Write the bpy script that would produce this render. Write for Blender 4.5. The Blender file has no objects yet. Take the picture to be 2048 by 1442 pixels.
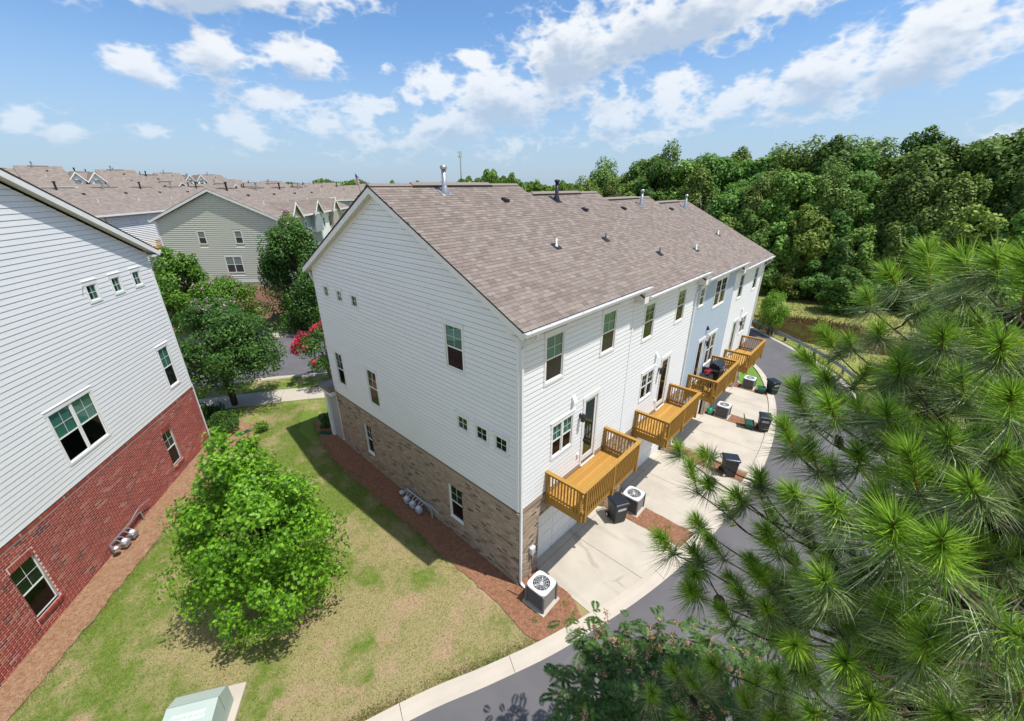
import bpy, bmesh, math, random
import numpy as np
from mathutils import Vector, Matrix
R_ = math.radians
rng = np.random.default_rng(7)
random.seed(7)
SC = bpy.context.scene
COL = SC.collection

# ------------------------------------------------------------------ camera
CAM = np.array([-7.28, -6.48, 12.45])
YAW, PITCH, ROLL = R_(47.22), R_(23.19), R_(-0.17)
FPX = 821.26
def cam_axes():
    cy, sy, cp, sp = math.cos(YAW), math.sin(YAW), math.cos(PITCH), math.sin(PITCH)
    fw = np.array([cp*sy, cp*cy, -sp]); rt = np.array([cy, -sy, 0.]); up = np.cross(rt, fw)
    c, s = math.cos(ROLL), math.sin(ROLL)
    return rt*c+up*s, up*c-rt*s, fw
RT, UP, FW = cam_axes()
cam = bpy.data.cameras.new('camera'); camo = bpy.data.objects.new('camera', cam); COL.objects.link(camo)
cam.sensor_width = 36; cam.lens = 36*FPX/2048; cam.clip_start = .05; cam.clip_end = 9000
m = Matrix.Identity(4)
for i in range(3):
    m[i][0], m[i][1], m[i][2], m[i][3] = RT[i], UP[i], -FW[i], CAM[i]
camo.matrix_world = m
SC.camera = camo
def ray(px, py): return RT*((px-1024)/FPX) - UP*((py-721)/FPX) + FW       # photo pixel -> direction
def at_depth(px, py, Z): return CAM + ray(px, py)*Z

# ------------------------------------------------------------------ light and sky
SUN_EL, SUN_AZ = R_(68.5), R_(-68)        # azimuth from +x, counter-clockwise
sdir = np.array([math.cos(SUN_EL)*math.cos(SUN_AZ), math.cos(SUN_EL)*math.sin(SUN_AZ), math.sin(SUN_EL)])
sl = bpy.data.lights.new('sun', 'SUN'); sl.energy = 4.5; sl.angle = R_(.53); sl.color = (1, .955, .89)
so = bpy.data.objects.new('sun', sl); COL.objects.link(so)
so.rotation_euler = Vector(sdir).to_track_quat('Z', 'Y').to_euler()
SC.view_settings.view_transform = 'Standard'; SC.view_settings.look = 'None'
SC.view_settings.exposure = 0.27; SC.view_settings.gamma = 1
W = bpy.data.worlds.new('World'); SC.world = W; W.use_nodes = True
nt = W.node_tree; nt.nodes.clear()
def N(t, **kw):
    n = nt.nodes.new(t)
    for k, v in kw.items(): setattr(n, k, v)
    return n
def lk(a, b): nt.links.new(a, b)
def mth(op, a, b=None, c=None, clamp=False):
    n = N('ShaderNodeMath', operation=op, use_clamp=clamp)
    for i, v in enumerate((a, b, c)):
        if v is None: continue
        if isinstance(v, (int, float)): n.inputs[i].default_value = v
        else: lk(v, n.inputs[i])
    return n.outputs[0]
sky = N('ShaderNodeTexSky', sky_type='NISHITA', sun_disc=False, sun_elevation=SUN_EL)
sky.sun_rotation = math.pi/2 - SUN_AZ; sky.altitude = 200; sky.air_density = 1.0; sky.dust_density = .9; sky.ozone_density = 1.6
tc = N('ShaderNodeTexCoord')
sep = N('ShaderNodeSeparateXYZ'); lk(tc.outputs['Generated'], sep.inputs[0])
az = mth('ARCTAN2', sep.outputs[0], sep.outputs[1]); el = mth('ARCSINE', sep.outputs[2])
uv = N('ShaderNodeCombineXYZ'); lk(az, uv.inputs[0]); lk(el, uv.inputs[1])
# cloud bank positions (direction on the sky dome: photo pixel centre, half sizes in pixels, tilt in degrees, weight)
CL = [(285,128,80,34,12,1.05),(425,112,78,68,0,1.05),(590,112,100,42,0,1.1),(690,135,40,24,0,.7),
      (400,-30,330,70,-4,1.0),(555,198,66,24,0,.95),(770,138,24,14,0,.7),(862,172,66,46,-18,1.1),(955,118,40,32,0,1.05),
      (1010,190,120,70,0,1.15),(930,240,170,50,-14,.85),(1150,110,140,130,0,1.05),(1330,40,300,95,-6,1.15),(1545,8,230,60,-16,.85),(1345,195,62,80,0,1.0),
      (1238,232,80,46,0,.9),(1470,205,90,40,-25,.9),(1640,160,170,70,-24,1.1),(1850,105,250,95,-27,1.15),(1660,212,150,30,-14,.8),(2020,190,50,26,-20,.6),
      (740,225,60,36,0,.85),(640,250,90,34,0,.75),(490,262,66,40,10,.9),(40,242,50,22,-20,.7),(125,268,50,22,0,.65),(305,262,50,18,0,.7),(405,250,22,12,0,.6),
      (800,285,330,28,0,.5),(1240,275,120,26,0,.6),(1950,290,120,30,-10,.4)]
nz = N('ShaderNodeTexNoise'); nz.inputs['Scale'].default_value = 9.5; nz.inputs['Detail'].default_value = 7; nz.inputs['Roughness'].default_value = .6
cmap = N('ShaderNodeMapping'); cmap.inputs['Scale'].default_value = (1, 1, 1.9); lk(tc.outputs['Generated'], cmap.inputs[0]); lk(cmap.outputs[0], nz.inputs['Vector'])
nz2 = N('ShaderNodeTexNoise'); nz2.inputs['Scale'].default_value = 9.5; nz2.inputs['Detail'].default_value = 3; nz2.inputs['Roughness'].default_value = .55
cm2 = N('ShaderNodeMapping'); cm2.inputs['Scale'].default_value = (1, 1, 1.9); cm2.inputs['Location'].default_value = (0, 0, .03)
lk(tc.outputs['Generated'], cm2.inputs[0]); lk(cm2.outputs[0], nz2.inputs['Vector'])
bil = N('ShaderNodeTexNoise'); bil.inputs['Scale'].default_value = 14; bil.inputs['Detail'].default_value = 3; bil.inputs['Roughness'].default_value = .6; lk(cmap.outputs[0], bil.inputs['Vector'])
puff = mth('MULTIPLY_ADD', mth('ABSOLUTE', mth('SUBTRACT', bil.outputs[0], .5)), -4.6, .46)
fld = None; fup = None
def dome(px, py):
    d = ray(px, py); d = d/np.linalg.norm(d); return math.atan2(d[0], d[1]), math.asin(d[2])
for (cx, cy, rx, ry, tl, wt) in CL:
    a0, e0 = dome(cx, cy); a1, e1 = dome(cx+rx, cy); a2, e2 = dome(cx, cy-ry)
    ra = math.hypot(a1-a0, e1-e0)*1.08; re = math.hypot(a2-a0, e2-e0)*1.1
    for up_ in ((0, 1) if rx >= 75 else (0,)):
        mp = N('ShaderNodeMapping', vector_type='TEXTURE'); mp.inputs['Location'].default_value = (a0, e0-(.035 if up_ else 0), 0)
        mp.inputs['Rotation'].default_value = (0, 0, R_(-tl)); mp.inputs['Scale'].default_value = (ra, re, 1)
        lk(uv.outputs[0], mp.inputs[0])
        ln = N('ShaderNodeVectorMath', operation='LENGTH'); lk(mp.outputs[0], ln.inputs[0])
        v = mth('MULTIPLY', mth('SUBTRACT', 1.0, ln.outputs['Value']), wt)
        if up_: fup = v if fup is None else mth('SMOOTH_MAX', fup, v, .25)
        else: fld = v if fld is None else mth('SMOOTH_MAX', fld, v, .25)
def remap(x, a, b):
    n = N('ShaderNodeMapRange', interpolation_type='SMOOTHSTEP'); lk(x, n.inputs['Value'])
    n.inputs['From Min'].default_value = a; n.inputs['From Max'].default_value = b
    return n.outputs[0]
# out of view the cumulus goes on, its cover raised as neutral fill light
gn = N('ShaderNodeTexNoise'); gn.inputs['Scale'].default_value = 2.6; gn.inputs['Detail'].default_value = 3; lk(tc.outputs['Generated'], gn.inputs['Vector'])
front = N('ShaderNodeVectorMath', operation='DOT_PRODUCT'); lk(tc.outputs['Generated'], front.inputs[0])
hv = np.array([FW[0], FW[1], .25]); hv /= np.linalg.norm(hv); front.inputs[1].default_value = tuple(hv)
behind = remap(front.outputs['Value'], .55, .2)
gen = mth('MULTIPLY', mth('MULTIPLY_ADD', gn.outputs[0], 3.2, -1.25), behind)
gen = mth('ADD', gen, mth('MULTIPLY_ADD', behind, 1.0, -1.0))
field = mth('MAXIMUM', mth('MAXIMUM', fld, -1.2), gen)
dens = mth('ADD', mth('MULTIPLY', field, 1.5), mth('ADD', puff, mth('MULTIPLY_ADD', nz.outputs[0], 3.2, -1.72)))
alpha = remap(dens, .0, .95)
dens_up = mth('ADD', mth('MULTIPLY', mth('MAXIMUM', fup, gen), 1.5), mth('MULTIPLY_ADD', nz2.outputs[0], 3.2, -1.72))
shade = remap(mth('ADD', dens_up, mth('MULTIPLY', puff, -.7)), -.25, 1.25)
rampc = N('ShaderNodeMix', data_type='RGBA'); lk(shade, rampc.inputs['Factor'])
rampc.inputs['A'].default_value = (8.5, 8.8, 9.2, 1); rampc.inputs['B'].default_value = (4.6, 5.6, 7.0, 1)
hz = remap(el, .30, .0)
skyc = N('ShaderNodeVectorMath', operation='MULTIPLY'); lk(sky.outputs[0], skyc.inputs[0]); skyc.inputs[1].default_value = (.98, 1.30, 1.58)
tint = N('ShaderNodeMix', data_type='RGBA'); lk(mth('MULTIPLY', hz, .75), tint.inputs['Factor']); lk(skyc.outputs[0], tint.inputs['A']); tint.inputs['B'].default_value = (4.3, 5.4, 6.9, 1)
cmx = N('ShaderNodeMix', data_type='RGBA'); lk(mth('MULTIPLY', alpha, mth('MULTIPLY_ADD', remap(el, .02, .24), .55, .41)), cmx.inputs['Factor']); lk(tint.outputs['Result'], cmx.inputs['A']); lk(rampc.outputs['Result'], cmx.inputs['B'])
bg = N('ShaderNodeBackground'); bg.inputs[1].default_value = .09; lk(cmx.outputs['Result'], bg.inputs[0])
wo = N('ShaderNodeOutputWorld'); lk(bg.outputs[0], wo.inputs[0])
W.cycles.sampling_method = 'MANUAL'; W.cycles.sample_map_resolution = 512
SC.cycles.max_bounces = 6; SC.cycles.transparent_max_bounces = 10; SC.cycles.diffuse_bounces = 3
SC.cycles.use_adaptive_sampling = True

# ------------------------------------------------------------------ helpers
def mk(name, V, F, mat, parent=None, smooth=False):
    me = bpy.data.meshes.new(name)
    V = np.asarray(V, float).reshape(-1, 3)
    if isinstance(F, np.ndarray):
        n, k = F.shape
        me.vertices.add(len(V)); me.vertices.foreach_set('co', V.ravel())
        me.loops.add(n*k); me.loops.foreach_set('vertex_index', F.ravel().astype(np.int32))
        me.polygons.add(n); me.polygons.foreach_set('loop_start', np.arange(0, n*k, k, dtype=np.int32))
        me.update(calc_edges=True)
    else:
        me.from_pydata(V.tolist(), [], [list(f) for f in F])
    for mm in (mat if isinstance(mat, (list, tuple)) else [mat]): me.materials.append(mm)
    if smooth: me.polygons.foreach_set('use_smooth', [True]*len(me.polygons))
    me.update()
    return link(name, me, parent)
def link(name, me, parent=None, mw=None):
    o = bpy.data.objects.new(name, me); COL.objects.link(o)
    if parent is not None: o.parent = parent
    if mw is not None: o.matrix_local = mw
    return o
def tag(o, label=None, cat=None, group=None, kind=None):
    if label: o['label'] = label
    if cat: o['category'] = cat
    if group: o['group'] = group
    if kind: o['kind'] = kind
    return o
def empty(name, loc=(0,0,0), rz=0, parent=None):
    o = bpy.data.objects.new(name, None); COL.objects.link(o); o.location = loc; o.rotation_euler = (0, 0, rz); o.empty_display_size = .2
    if parent is not None: o.parent = parent
    return o
BF = [(0,3,2,1),(4,5,6,7),(0,1,5,4),(1,2,6,5),(2,3,7,6),(3,0,4,7)]
class MB:
    def __init__(s): s.V = []; s.F = []; s.n = 0
    def add(s, V, F):
        s.V += [tuple(map(float, v)) for v in V]; s.F += [tuple(i+s.n for i in f) for f in F]; s.n += len(V); return s
    def box(s, x0, x1, y0, y1, z0, z1, f=None):
        P = [(x0,y0,z0),(x1,y0,z0),(x1,y1,z0),(x0,y1,z0),(x0,y0,z1),(x1,y0,z1),(x1,y1,z1),(x0,y1,z1)]
        if f: P = [f(*p) for p in P]
        return s.add(P, BF)
    def prism(s, poly, a, b):           # poly in 3-D points, swept by vector a->b offsets
        n = len(poly); a = np.array(a); b = np.array(b); P = np.array(poly, float)
        return s.add(np.vstack([P+a, P+b]), [tuple(range(n-1,-1,-1)), tuple(range(n,2*n))]+[(i,(i+1)%n,(i+1)%n+n,i+n) for i in range(n)])
    def tube(s, pts, rad, k=8, cap=True):
        pts = np.array(pts, float); n = len(pts); rad = np.broadcast_to(np.asarray(rad, float), (n,))
        V = []; pu = None
        for i in range(n):
            t = pts[min(i+1, n-1)]-pts[max(i-1, 0)]; t = t/(np.linalg.norm(t)+1e-9)
            u = np.cross(t, (0,0,1.)) if pu is None else pu-t*(pu@t)
            if np.linalg.norm(u) < 1e-3: u = np.cross(t, (1.,0,0))
            u /= np.linalg.norm(u); pu = u; v = np.cross(t, u)
            for j in range(k):
                a = 2*math.pi*j/k; V.append(pts[i]+rad[i]*(math.cos(a)*u+math.sin(a)*v))
        F = [(i*k+j, i*k+(j+1)%k, (i+1)*k+(j+1)%k, (i+1)*k+j) for i in range(n-1) for j in range(k)]
        if cap: F += [tuple(range(k-1,-1,-1)), tuple(range((n-1)*k, n*k))]
        return s.add(V, F)
    def lathe(s, prof, c=(0,0,0), k=16):
        V = [(c[0]+r*math.cos(2*math.pi*j/k), c[1]+r*math.sin(2*math.pi*j/k), c[2]+z) for r, z in prof for j in range(k)]
        n = len(prof)
        F = [(i*k+j, i*k+(j+1)%k, (i+1)*k+(j+1)%k, (i+1)*k+j) for i in range(n-1) for j in range(k)]
        return s.add(V, F+[tuple(range(k-1,-1,-1)), tuple(range((n-1)*k, n*k))])
    def build(s, name, mat, parent=None, smooth=False, bevel=0):
        o = mk(name, s.V, s.F, mat, parent, smooth)
        if bevel:
            b = o.modifiers.new('bevel', 'BEVEL'); b.width = bevel; b.segments = 2; b.limit_method = 'ANGLE'
        return o
def copy_tree(o, parent=None):
    c = o.copy(); COL.objects.link(c); c.parent = parent
    for ch in o.children: copy_tree(ch, c)
    return c

# ------------------------------------------------------------------ materials
def mat(name, col, rough=.7, var=0, vscale=3., bump=0, bscale=40., col2=None, rnd=None, rndcols=None, spec=.4, metal=0, transl=0, coord='Object', detail=4, stretch=None, contrast=(.35,.65), bdist=.02):
    """procedural principled material: noise between col and col2, optional per-object / per-island colour choice, optional bump"""
    M = bpy.data.materials.new(name); M.use_nodes = True; t = M.node_tree; b = t.nodes['Principled BSDF']
    b.inputs['Roughness'].default_value = rough; b.inputs['Specular IOR Level'].default_value = spec; b.inputs['Metallic'].default_value = metal
    def nn(k, **kw):
        n = t.nodes.new(k)
        for a, v in kw.items(): setattr(n, a, v)
        return n
    out = None
    tcn = nn('ShaderNodeTexCoord'); src = tcn.outputs['Object']
    if coord == 'World': src = nn('ShaderNodeNewGeometry').outputs['Position']
    if stretch:
        mp = nn('ShaderNodeMapping'); mp.inputs['Scale'].default_value = stretch; t.links.new(src, mp.inputs[0]); src = mp.outputs[0]
    c1 = (*col, 1); b.inputs['Base Color'].default_value = c1
    if rndcols:
        g = nn('ShaderNodeObjectInfo').outputs['Random'] if rnd == 'object' else nn('ShaderNodeNewGeometry').outputs['Random Per Island']
        cr = nn('ShaderNodeValToRGB'); cr.color_ramp.interpolation = 'CONSTANT'
        tot = sum(w for _, w in rndcols); p = 0; els = cr.color_ramp.elements
        for i, (c, w) in enumerate(rndcols):
            e = els[i] if i < 2 else els.new(p)
            e.position = p; e.color = (*c, 1); p += w/tot
        t.links.new(g, cr.inputs[0]); out = cr.outputs[0]
    if var:
        nzn = nn('ShaderNodeTexNoise'); nzn.inputs['Scale'].default_value = vscale; nzn.inputs['Detail'].default_value = detail; t.links.new(src, nzn.inputs['Vector'])
        mr = nn('ShaderNodeMapRange'); mr.inputs['From Min'].default_value = contrast[0]; mr.inputs['From Max'].default_value = contrast[1]; t.links.new(nzn.outputs[0], mr.inputs[0])
        mul = nn('ShaderNodeMath', operation='MULTIPLY'); mul.inputs[1].default_value = var; t.links.new(mr.outputs[0], mul.inputs[0])
        mx = nn('ShaderNodeMix', data_type='RGBA'); t.links.new(mul.outputs[0], mx.inputs['Factor'])
        if out: t.links.new(out, mx.inputs['A'])
        else: mx.inputs['A'].default_value = c1
        mx.inputs['B'].default_value = (*(col2 or [c*.6 for c in col]), 1); out = mx.outputs['Result']
    if out: t.links.new(out, b.inputs['Base Color'])
    if bump:
        bn = nn('ShaderNodeTexNoise'); bn.inputs['Scale'].default_value = bscale; bn.inputs['Detail'].default_value = 5; t.links.new(src, bn.inputs['Vector'])
        bp = nn('ShaderNodeBump'); bp.inputs['Strength'].default_value = bump; bp.inputs['Distance'].default_value = bdist; t.links.new(bn.outputs[0], bp.inputs['Height']); t.links.new(bp.outputs[0], b.inputs['Normal'])
    if transl:
        tr = nn('ShaderNodeBsdfTranslucent'); ms = nn('ShaderNodeMixShader'); ms.inputs[0].default_value = transl
        if out:
            hs = nn('ShaderNodeHueSaturation'); hs.inputs['Value'].default_value = 1.5; hs.inputs['Hue'].default_value = .49; t.links.new(out, hs.inputs['Color']); t.links.new(hs.outputs[0], tr.inputs[0])
        else: tr.inputs[0].default_value = tuple(min(1, c*1.5) for c in col)+(1,)
        o = t.nodes['Material Output']; t.links.new(b.outputs[0], ms.inputs[1]); t.links.new(tr.outputs[0], ms.inputs[2]); t.links.new(ms.outputs[0], o.inputs[0])
    return M
def glass_mat(name, tint, refl=.12):
    M = bpy.data.materials.new(name); M.use_nodes = True; t = M.node_tree; t.nodes.clear()
    o = t.nodes.new('ShaderNodeOutputMaterial'); tr = t.nodes.new('ShaderNodeBsdfTransparent'); gl = t.nodes.new('ShaderNodeBsdfGlossy'); mx = t.nodes.new('ShaderNodeMixShader')
    tr.inputs[0].default_value = (*tint, 1); gl.inputs['Roughness'].default_value = .01
    lwt = t.nodes.new('ShaderNodeLayerWeight'); lwt.inputs[0].default_value = .5
    fr = t.nodes.new('ShaderNodeMath'); fr.operation = 'POWER'; fr.inputs[1].default_value = 4.; t.links.new(lwt.outputs['Facing'], fr.inputs[0])
    md = t.nodes.new('ShaderNodeMath'); md.operation = 'MULTIPLY_ADD'; md.inputs[1].default_value = .9; md.inputs[2].default_value = .03+refl; t.links.new(fr.outputs[0], md.inputs[0])
    t.links.new(md.outputs[0], mx.inputs[0]); t.links.new(tr.outputs[0], mx.inputs[1]); t.links.new(gl.outputs[0], mx.inputs[2]); t.links.new(mx.outputs[0], o.inputs[0])
    return M
M = {}
M['white'] = mat('white_siding_paint', (.79,.80,.81), .55, .35, 1.3, .15, 60, (.71,.72,.73), stretch=(.4,.4,3), coord='World')
M['white2'] = mat('cool_white_siding_paint', (.76,.765,.77), .55, .35, 1.3, .15, 60, (.68,.69,.70), stretch=(.4,.4,3), coord='World')
M['blue'] = mat('blue_siding_paint', (.41,.49,.58), .55, .3, 1.3, .15, 60, (.37,.45,.54), coord='World')
M['sage'] = mat('sage_siding_paint', (.55,.56,.475), .6, .2, 1, .1, 60, (.49,.50,.43), coord='World')
M['trim'] = mat('cream_white_trim', (.77,.765,.74), .5, .15, 4, 0)
M['gutter'] = mat('white_gutter_metal', (.80,.80,.81), .35, .15, 3)
M['soffit'] = mat('soffit_board', (.62,.60,.54), .7)
M['core'] = mat('house_wrap', (.10,.10,.10), .9)
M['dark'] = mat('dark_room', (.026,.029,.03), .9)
M['glass'] = glass_mat('window_glass', (.62,.80,.76), .015)
M['screen'] = glass_mat('screened_glass', (.42,.44,.46), .0)
M['blind'] = mat('window_blind', (.50,.60,.56), .7)
M['curtain'] = mat('window_curtain', (.42,.52,.48), .9, .8, 9, stretch=(6,6,.6))
M['black'] = mat('black_metal', (.02,.02,.022), .4)
M['tanbrick_o'] = mat('tan_brick', (.3,.2,.14), .9, .35, 30, .5, 90, (.32,.25,.18), 'object', [((.345,.255,.185),26),((.40,.315,.235),26),((.305,.22,.155),20),((.44,.36,.28),16),((.19,.13,.10),5),((.06,.052,.05),5)])
M['tanbrick_i'] = mat('tan_brick_field', (.3,.2,.14), .9, .35, 30, .5, 90, (.32,.25,.18), 'island', [((.345,.255,.185),26),((.40,.315,.235),26),((.305,.22,.155),20),((.44,.36,.28),16),((.19,.13,.10),5),((.06,.052,.05),5)], coord='World')
M['redbrick_o'] = mat('red_brick', (.25,.06,.04), .88, .3, 30, .5, 90, (.33,.12,.085), 'object', [((.30,.048,.034),40),((.36,.07,.045),28),((.23,.036,.03),18),((.40,.15,.11),7),((.08,.045,.04),4),((.42,.25,.2),3)])
M['redbrick_i'] = mat('red_brick_field', (.25,.06,.04), .88, .3, 30, .5, 90, (.33,.12,.085), 'island', [((.30,.048,.034),40),((.36,.07,.045),28),((.23,.036,.03),18),((.40,.15,.11),7),((.08,.045,.04),4),((.42,.25,.2),3)], coord='World')
M['mortar_tan'] = mat('tan_mortar', (.50,.43,.34), .95, .4, 8, .3, 60, (.33,.28,.22), coord='World')
M['mortar_red'] = mat('pale_mortar', (.74,.60,.54), .95, .45, 3, .3, 60, (.60,.42,.36), coord='World')
SH = [((.185,.150,.130),22),((.210,.172,.150),26),((.235,.196,.170),24),((.262,.222,.194),14),((.165,.132,.115),8),((.225,.178,.158),6)]
M['shingle_o'] = mat('asphalt_shingle', (.24,.18,.16), .95, .35, 60, .6, 300, (.20,.15,.13), 'object', SH, bdist=.01)
M['shingle_i'] = mat('asphalt_shingle_field', (.24,.18,.16), .95, .35, 60, .6, 300, (.20,.15,.13), 'island', SH, coord='World', bdist=.01)
M['roof'] = mat('roof_underlay', (.05,.04,.038), .95)
M['farroof'] = mat('far_roof_shingles', (.25,.208,.178), .95, .9, 1.6, .5, 30, (.16,.132,.113), coord='World', stretch=(1,1,4), detail=8)
M['wood'] = mat('stained_deck_wood', (.41,.225,.04), .6, .55, 5, .25, 60, (.27,.14,.024), coord='World', stretch=(1,6,6))
M['woodbd'] = mat('stained_deck_board', (.43,.215,.042), .6, .45, 4, .2, 60, (.36,.17,.032), 'object', [((.45,.25,.05),3),((.40,.215,.042),3),((.50,.285,.065),2),((.36,.185,.04),1)], coord='World', stretch=(1,8,8))
M['concrete'] = mat('driveway_concrete', (.46,.415,.345), .9, .8, .75, .25, 120, (.33,.295,.25), coord='World', detail=9, bdist=.004, contrast=(.38,.75))
M['walk'] = mat('sidewalk_concrete', (.47,.42,.35), .9, .4, 1.2, .2, 120, (.38,.34,.29), coord='World', detail=7, bdist=.004)
M['asphalt'] = mat('asphalt', (.125,.12,.125), .92, .55, .6, .9, 120, (.17,.162,.165), coord='World', detail=12, bdist=.004)
M['mulch'] = mat('pine_straw_bed', (.25,.115,.065), .95, .9, 9, 1.0, 45, (.38,.20,.12), coord='World', detail=10, bdist=.05)
M['bank'] = mat('bark_mulch_bank', (.115,.055,.038), .95, .9, 2.2, 1.0, 18, (.22,.115,.075), coord='World', detail=10, bdist=.08, stretch=(1,1,3))
M['straw'] = mat('pine_straw', (.3,.14,.07), .9, rnd='island', rndcols=[((.30,.135,.07),3),((.40,.20,.11),3),((.19,.075,.04),2),((.46,.27,.16),1)])
M['metal'] = mat('galvanised_metal', (.42,.44,.46), .4, .4, 6, .1, 30, (.3,.31,.33), metal=.7)
M['acgrey'] = mat('condenser_grey_paint', (.62,.64,.66), .45)
M['acdark'] = mat('condenser_coil_dark', (.055,.05,.048), .5)
M['meter'] = mat('gas_meter_grey', (.42,.47,.54), .5, .3, 8)
M['bin'] = mat('trash_bin_plastic', (.024,.028,.030), .45, .3, 4, .1, 40, (.036,.04,.042))
M['lid'] = mat('trash_bin_lid_plastic', (.016,.022,.032), .3)
M['binprint'] = mat('bin_white_print', (.75,.76,.77), .6)
M['greenplastic'] = mat('green_tub_plastic', (.012,.07,.045), .45)
M['hosegreen'] = mat('bright_green_plastic', (.02,.36,.20), .4)
M['trans'] = mat('transformer_paint', (.36,.43,.385), .5, .3, 2, .05, 30, (.42,.48,.44))
M['chalk'] = mat('white_chalk_scrawl', (.78,.80,.79), .8)
M['bark'] = mat('tree_bark', (.10,.075,.055), .95, .7, 6, .8, 25, (.055,.04,.03), stretch=(1,1,.3))
M['pinebark'] = mat('pine_bark', (.085,.055,.042), .95, .8, 10, .9, 30, (.035,.025,.022), coord='World')
M['twig'] = mat('pine_new_shoot', (.26,.10,.04), .8)
M['needle'] = mat('pine_needle_new', (.075,.19,.018), .45, rnd='island', rndcols=[((.15,.30,.022),3),((.22,.39,.034),3),((.33,.50,.06),3),((.07,.16,.02),2)], transl=.3)
M['needleold'] = mat('pine_needle_old', (.10,.15,.06), .42, rnd='island', rndcols=[((.17,.24,.075),3),((.26,.32,.14),3),((.09,.15,.042),4),((.42,.46,.27),1)], transl=.2)
M['cone'] = mat('pine_cone_scale', (.055,.032,.026), .85, .6, 30, 0, 40, (.11,.07,.055))
M['greencone'] = mat('young_green_cone', (.28,.30,.07), .6, .5, 60, .5, 80, (.36,.33,.12))
def leafmat(name, cols, transl=.28):
    return mat(name, cols[0], .5, rnd='island', rndcols=[(c, 1) for c in cols], transl=transl, spec=.35)
M['oakleaf'] = leafmat('oak_leaf', [(.095,.24,.010),(.13,.31,.012),(.17,.37,.016),(.065,.175,.010),(.21,.42,.022)])
M['myrtleleaf'] = leafmat('myrtle_leaf', [(.050,.130,.022),(.070,.165,.024),(.10,.20,.03),(.036,.10,.02)])
M['brightleaf'] = leafmat('bright_leaf', [(.105,.23,.02),(.14,.28,.024),(.07,.17,.018)])
M['mimosaleaf'] = leafmat('mimosa_leaflet', [(.045,.105,.016),(.065,.14,.02),(.09,.17,.026),(.03,.075,.014)], .25)
M['redflower'] = leafmat('red_blossom', [(.62,.05,.09),(.72,.09,.14),(.52,.035,.07)])
M['pinkflower'] = leafmat('pale_pink_blossom', [(.55,.36,.40),(.62,.44,.46),(.45,.27,.33)])
M['mimflower'] = leafmat('faded_mimosa_bloom', [(.42,.20,.12),(.50,.30,.20),(.56,.42,.28),(.30,.12,.07)])
M['dryreed'] = leafmat('brown_reed', [(.16,.10,.045),(.12,.075,.035),(.20,.14,.06)], .2)
M['grassblade'] = leafmat('grass_blade', [(.16,.17,.05),(.22,.20,.075),(.12,.16,.035),(.30,.25,.12),(.08,.14,.025)], .2)
def treemat(name, cols):
    """forest foliage: one hue per tree (object random), varied leaf by leaf"""
    Mx = mat(name, cols[0], .6, rnd='island', rndcols=[(c, 1) for c in cols], transl=.3, spec=.25)
    t = Mx.node_tree; b = t.nodes['Principled BSDF']; src = b.inputs['Base Color'].links[0].from_socket
    hs = t.nodes.new('ShaderNodeHueSaturation'); oi = t.nodes.new('ShaderNodeObjectInfo')
    mr = t.nodes.new('ShaderNodeMapRange'); mr.inputs['To Min'].default_value = .455; mr.inputs['To Max'].default_value = .525; t.links.new(oi.outputs['Random'], mr.inputs[0]); t.links.new(mr.outputs[0], hs.inputs['Hue'])
    ml = t.nodes.new('ShaderNodeMath'); ml.operation = 'MULTIPLY'; ml.inputs[1].default_value = 7.31; t.links.new(oi.outputs['Random'], ml.inputs[0])
    fr = t.nodes.new('ShaderNodeMath'); fr.operation = 'FRACT'; t.links.new(ml.outputs[0], fr.inputs[0])
    m2 = t.nodes.new('ShaderNodeMapRange'); m2.inputs['To Min'].default_value = .75; m2.inputs['To Max'].default_value = 1.75; t.links.new(fr.outputs[0], m2.inputs[0]); t.links.new(m2.outputs[0], hs.inputs['Value'])
    t.links.new(src, hs.inputs['Color']); t.links.new(hs.outputs[0], b.inputs['Base Color'])
    return Mx
M['forestleaf'] = treemat('forest_leaf', [(.075,.15,.032),(.105,.195,.038),(.055,.115,.028),(.145,.235,.05)])
M['edgeleaf'] = treemat('edge_leaf', [(.10,.195,.036),(.135,.24,.042),(.075,.155,.03),(.17,.28,.055)])
M['straw_pale'] = mat('pale_tan_straw', (.40,.255,.15), .95, .9, 8, 1.0, 45, (.28,.155,.085), coord='World', detail=10, bdist=.05)  # paler, tanner straw mix for the bed along the red brick wall
M['lush'] = mat('lush_small_lawn', (.10,.21,.02), .9, .8, 6, .8, 60, (.15,.26,.035), coord='World', detail=8)

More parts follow.
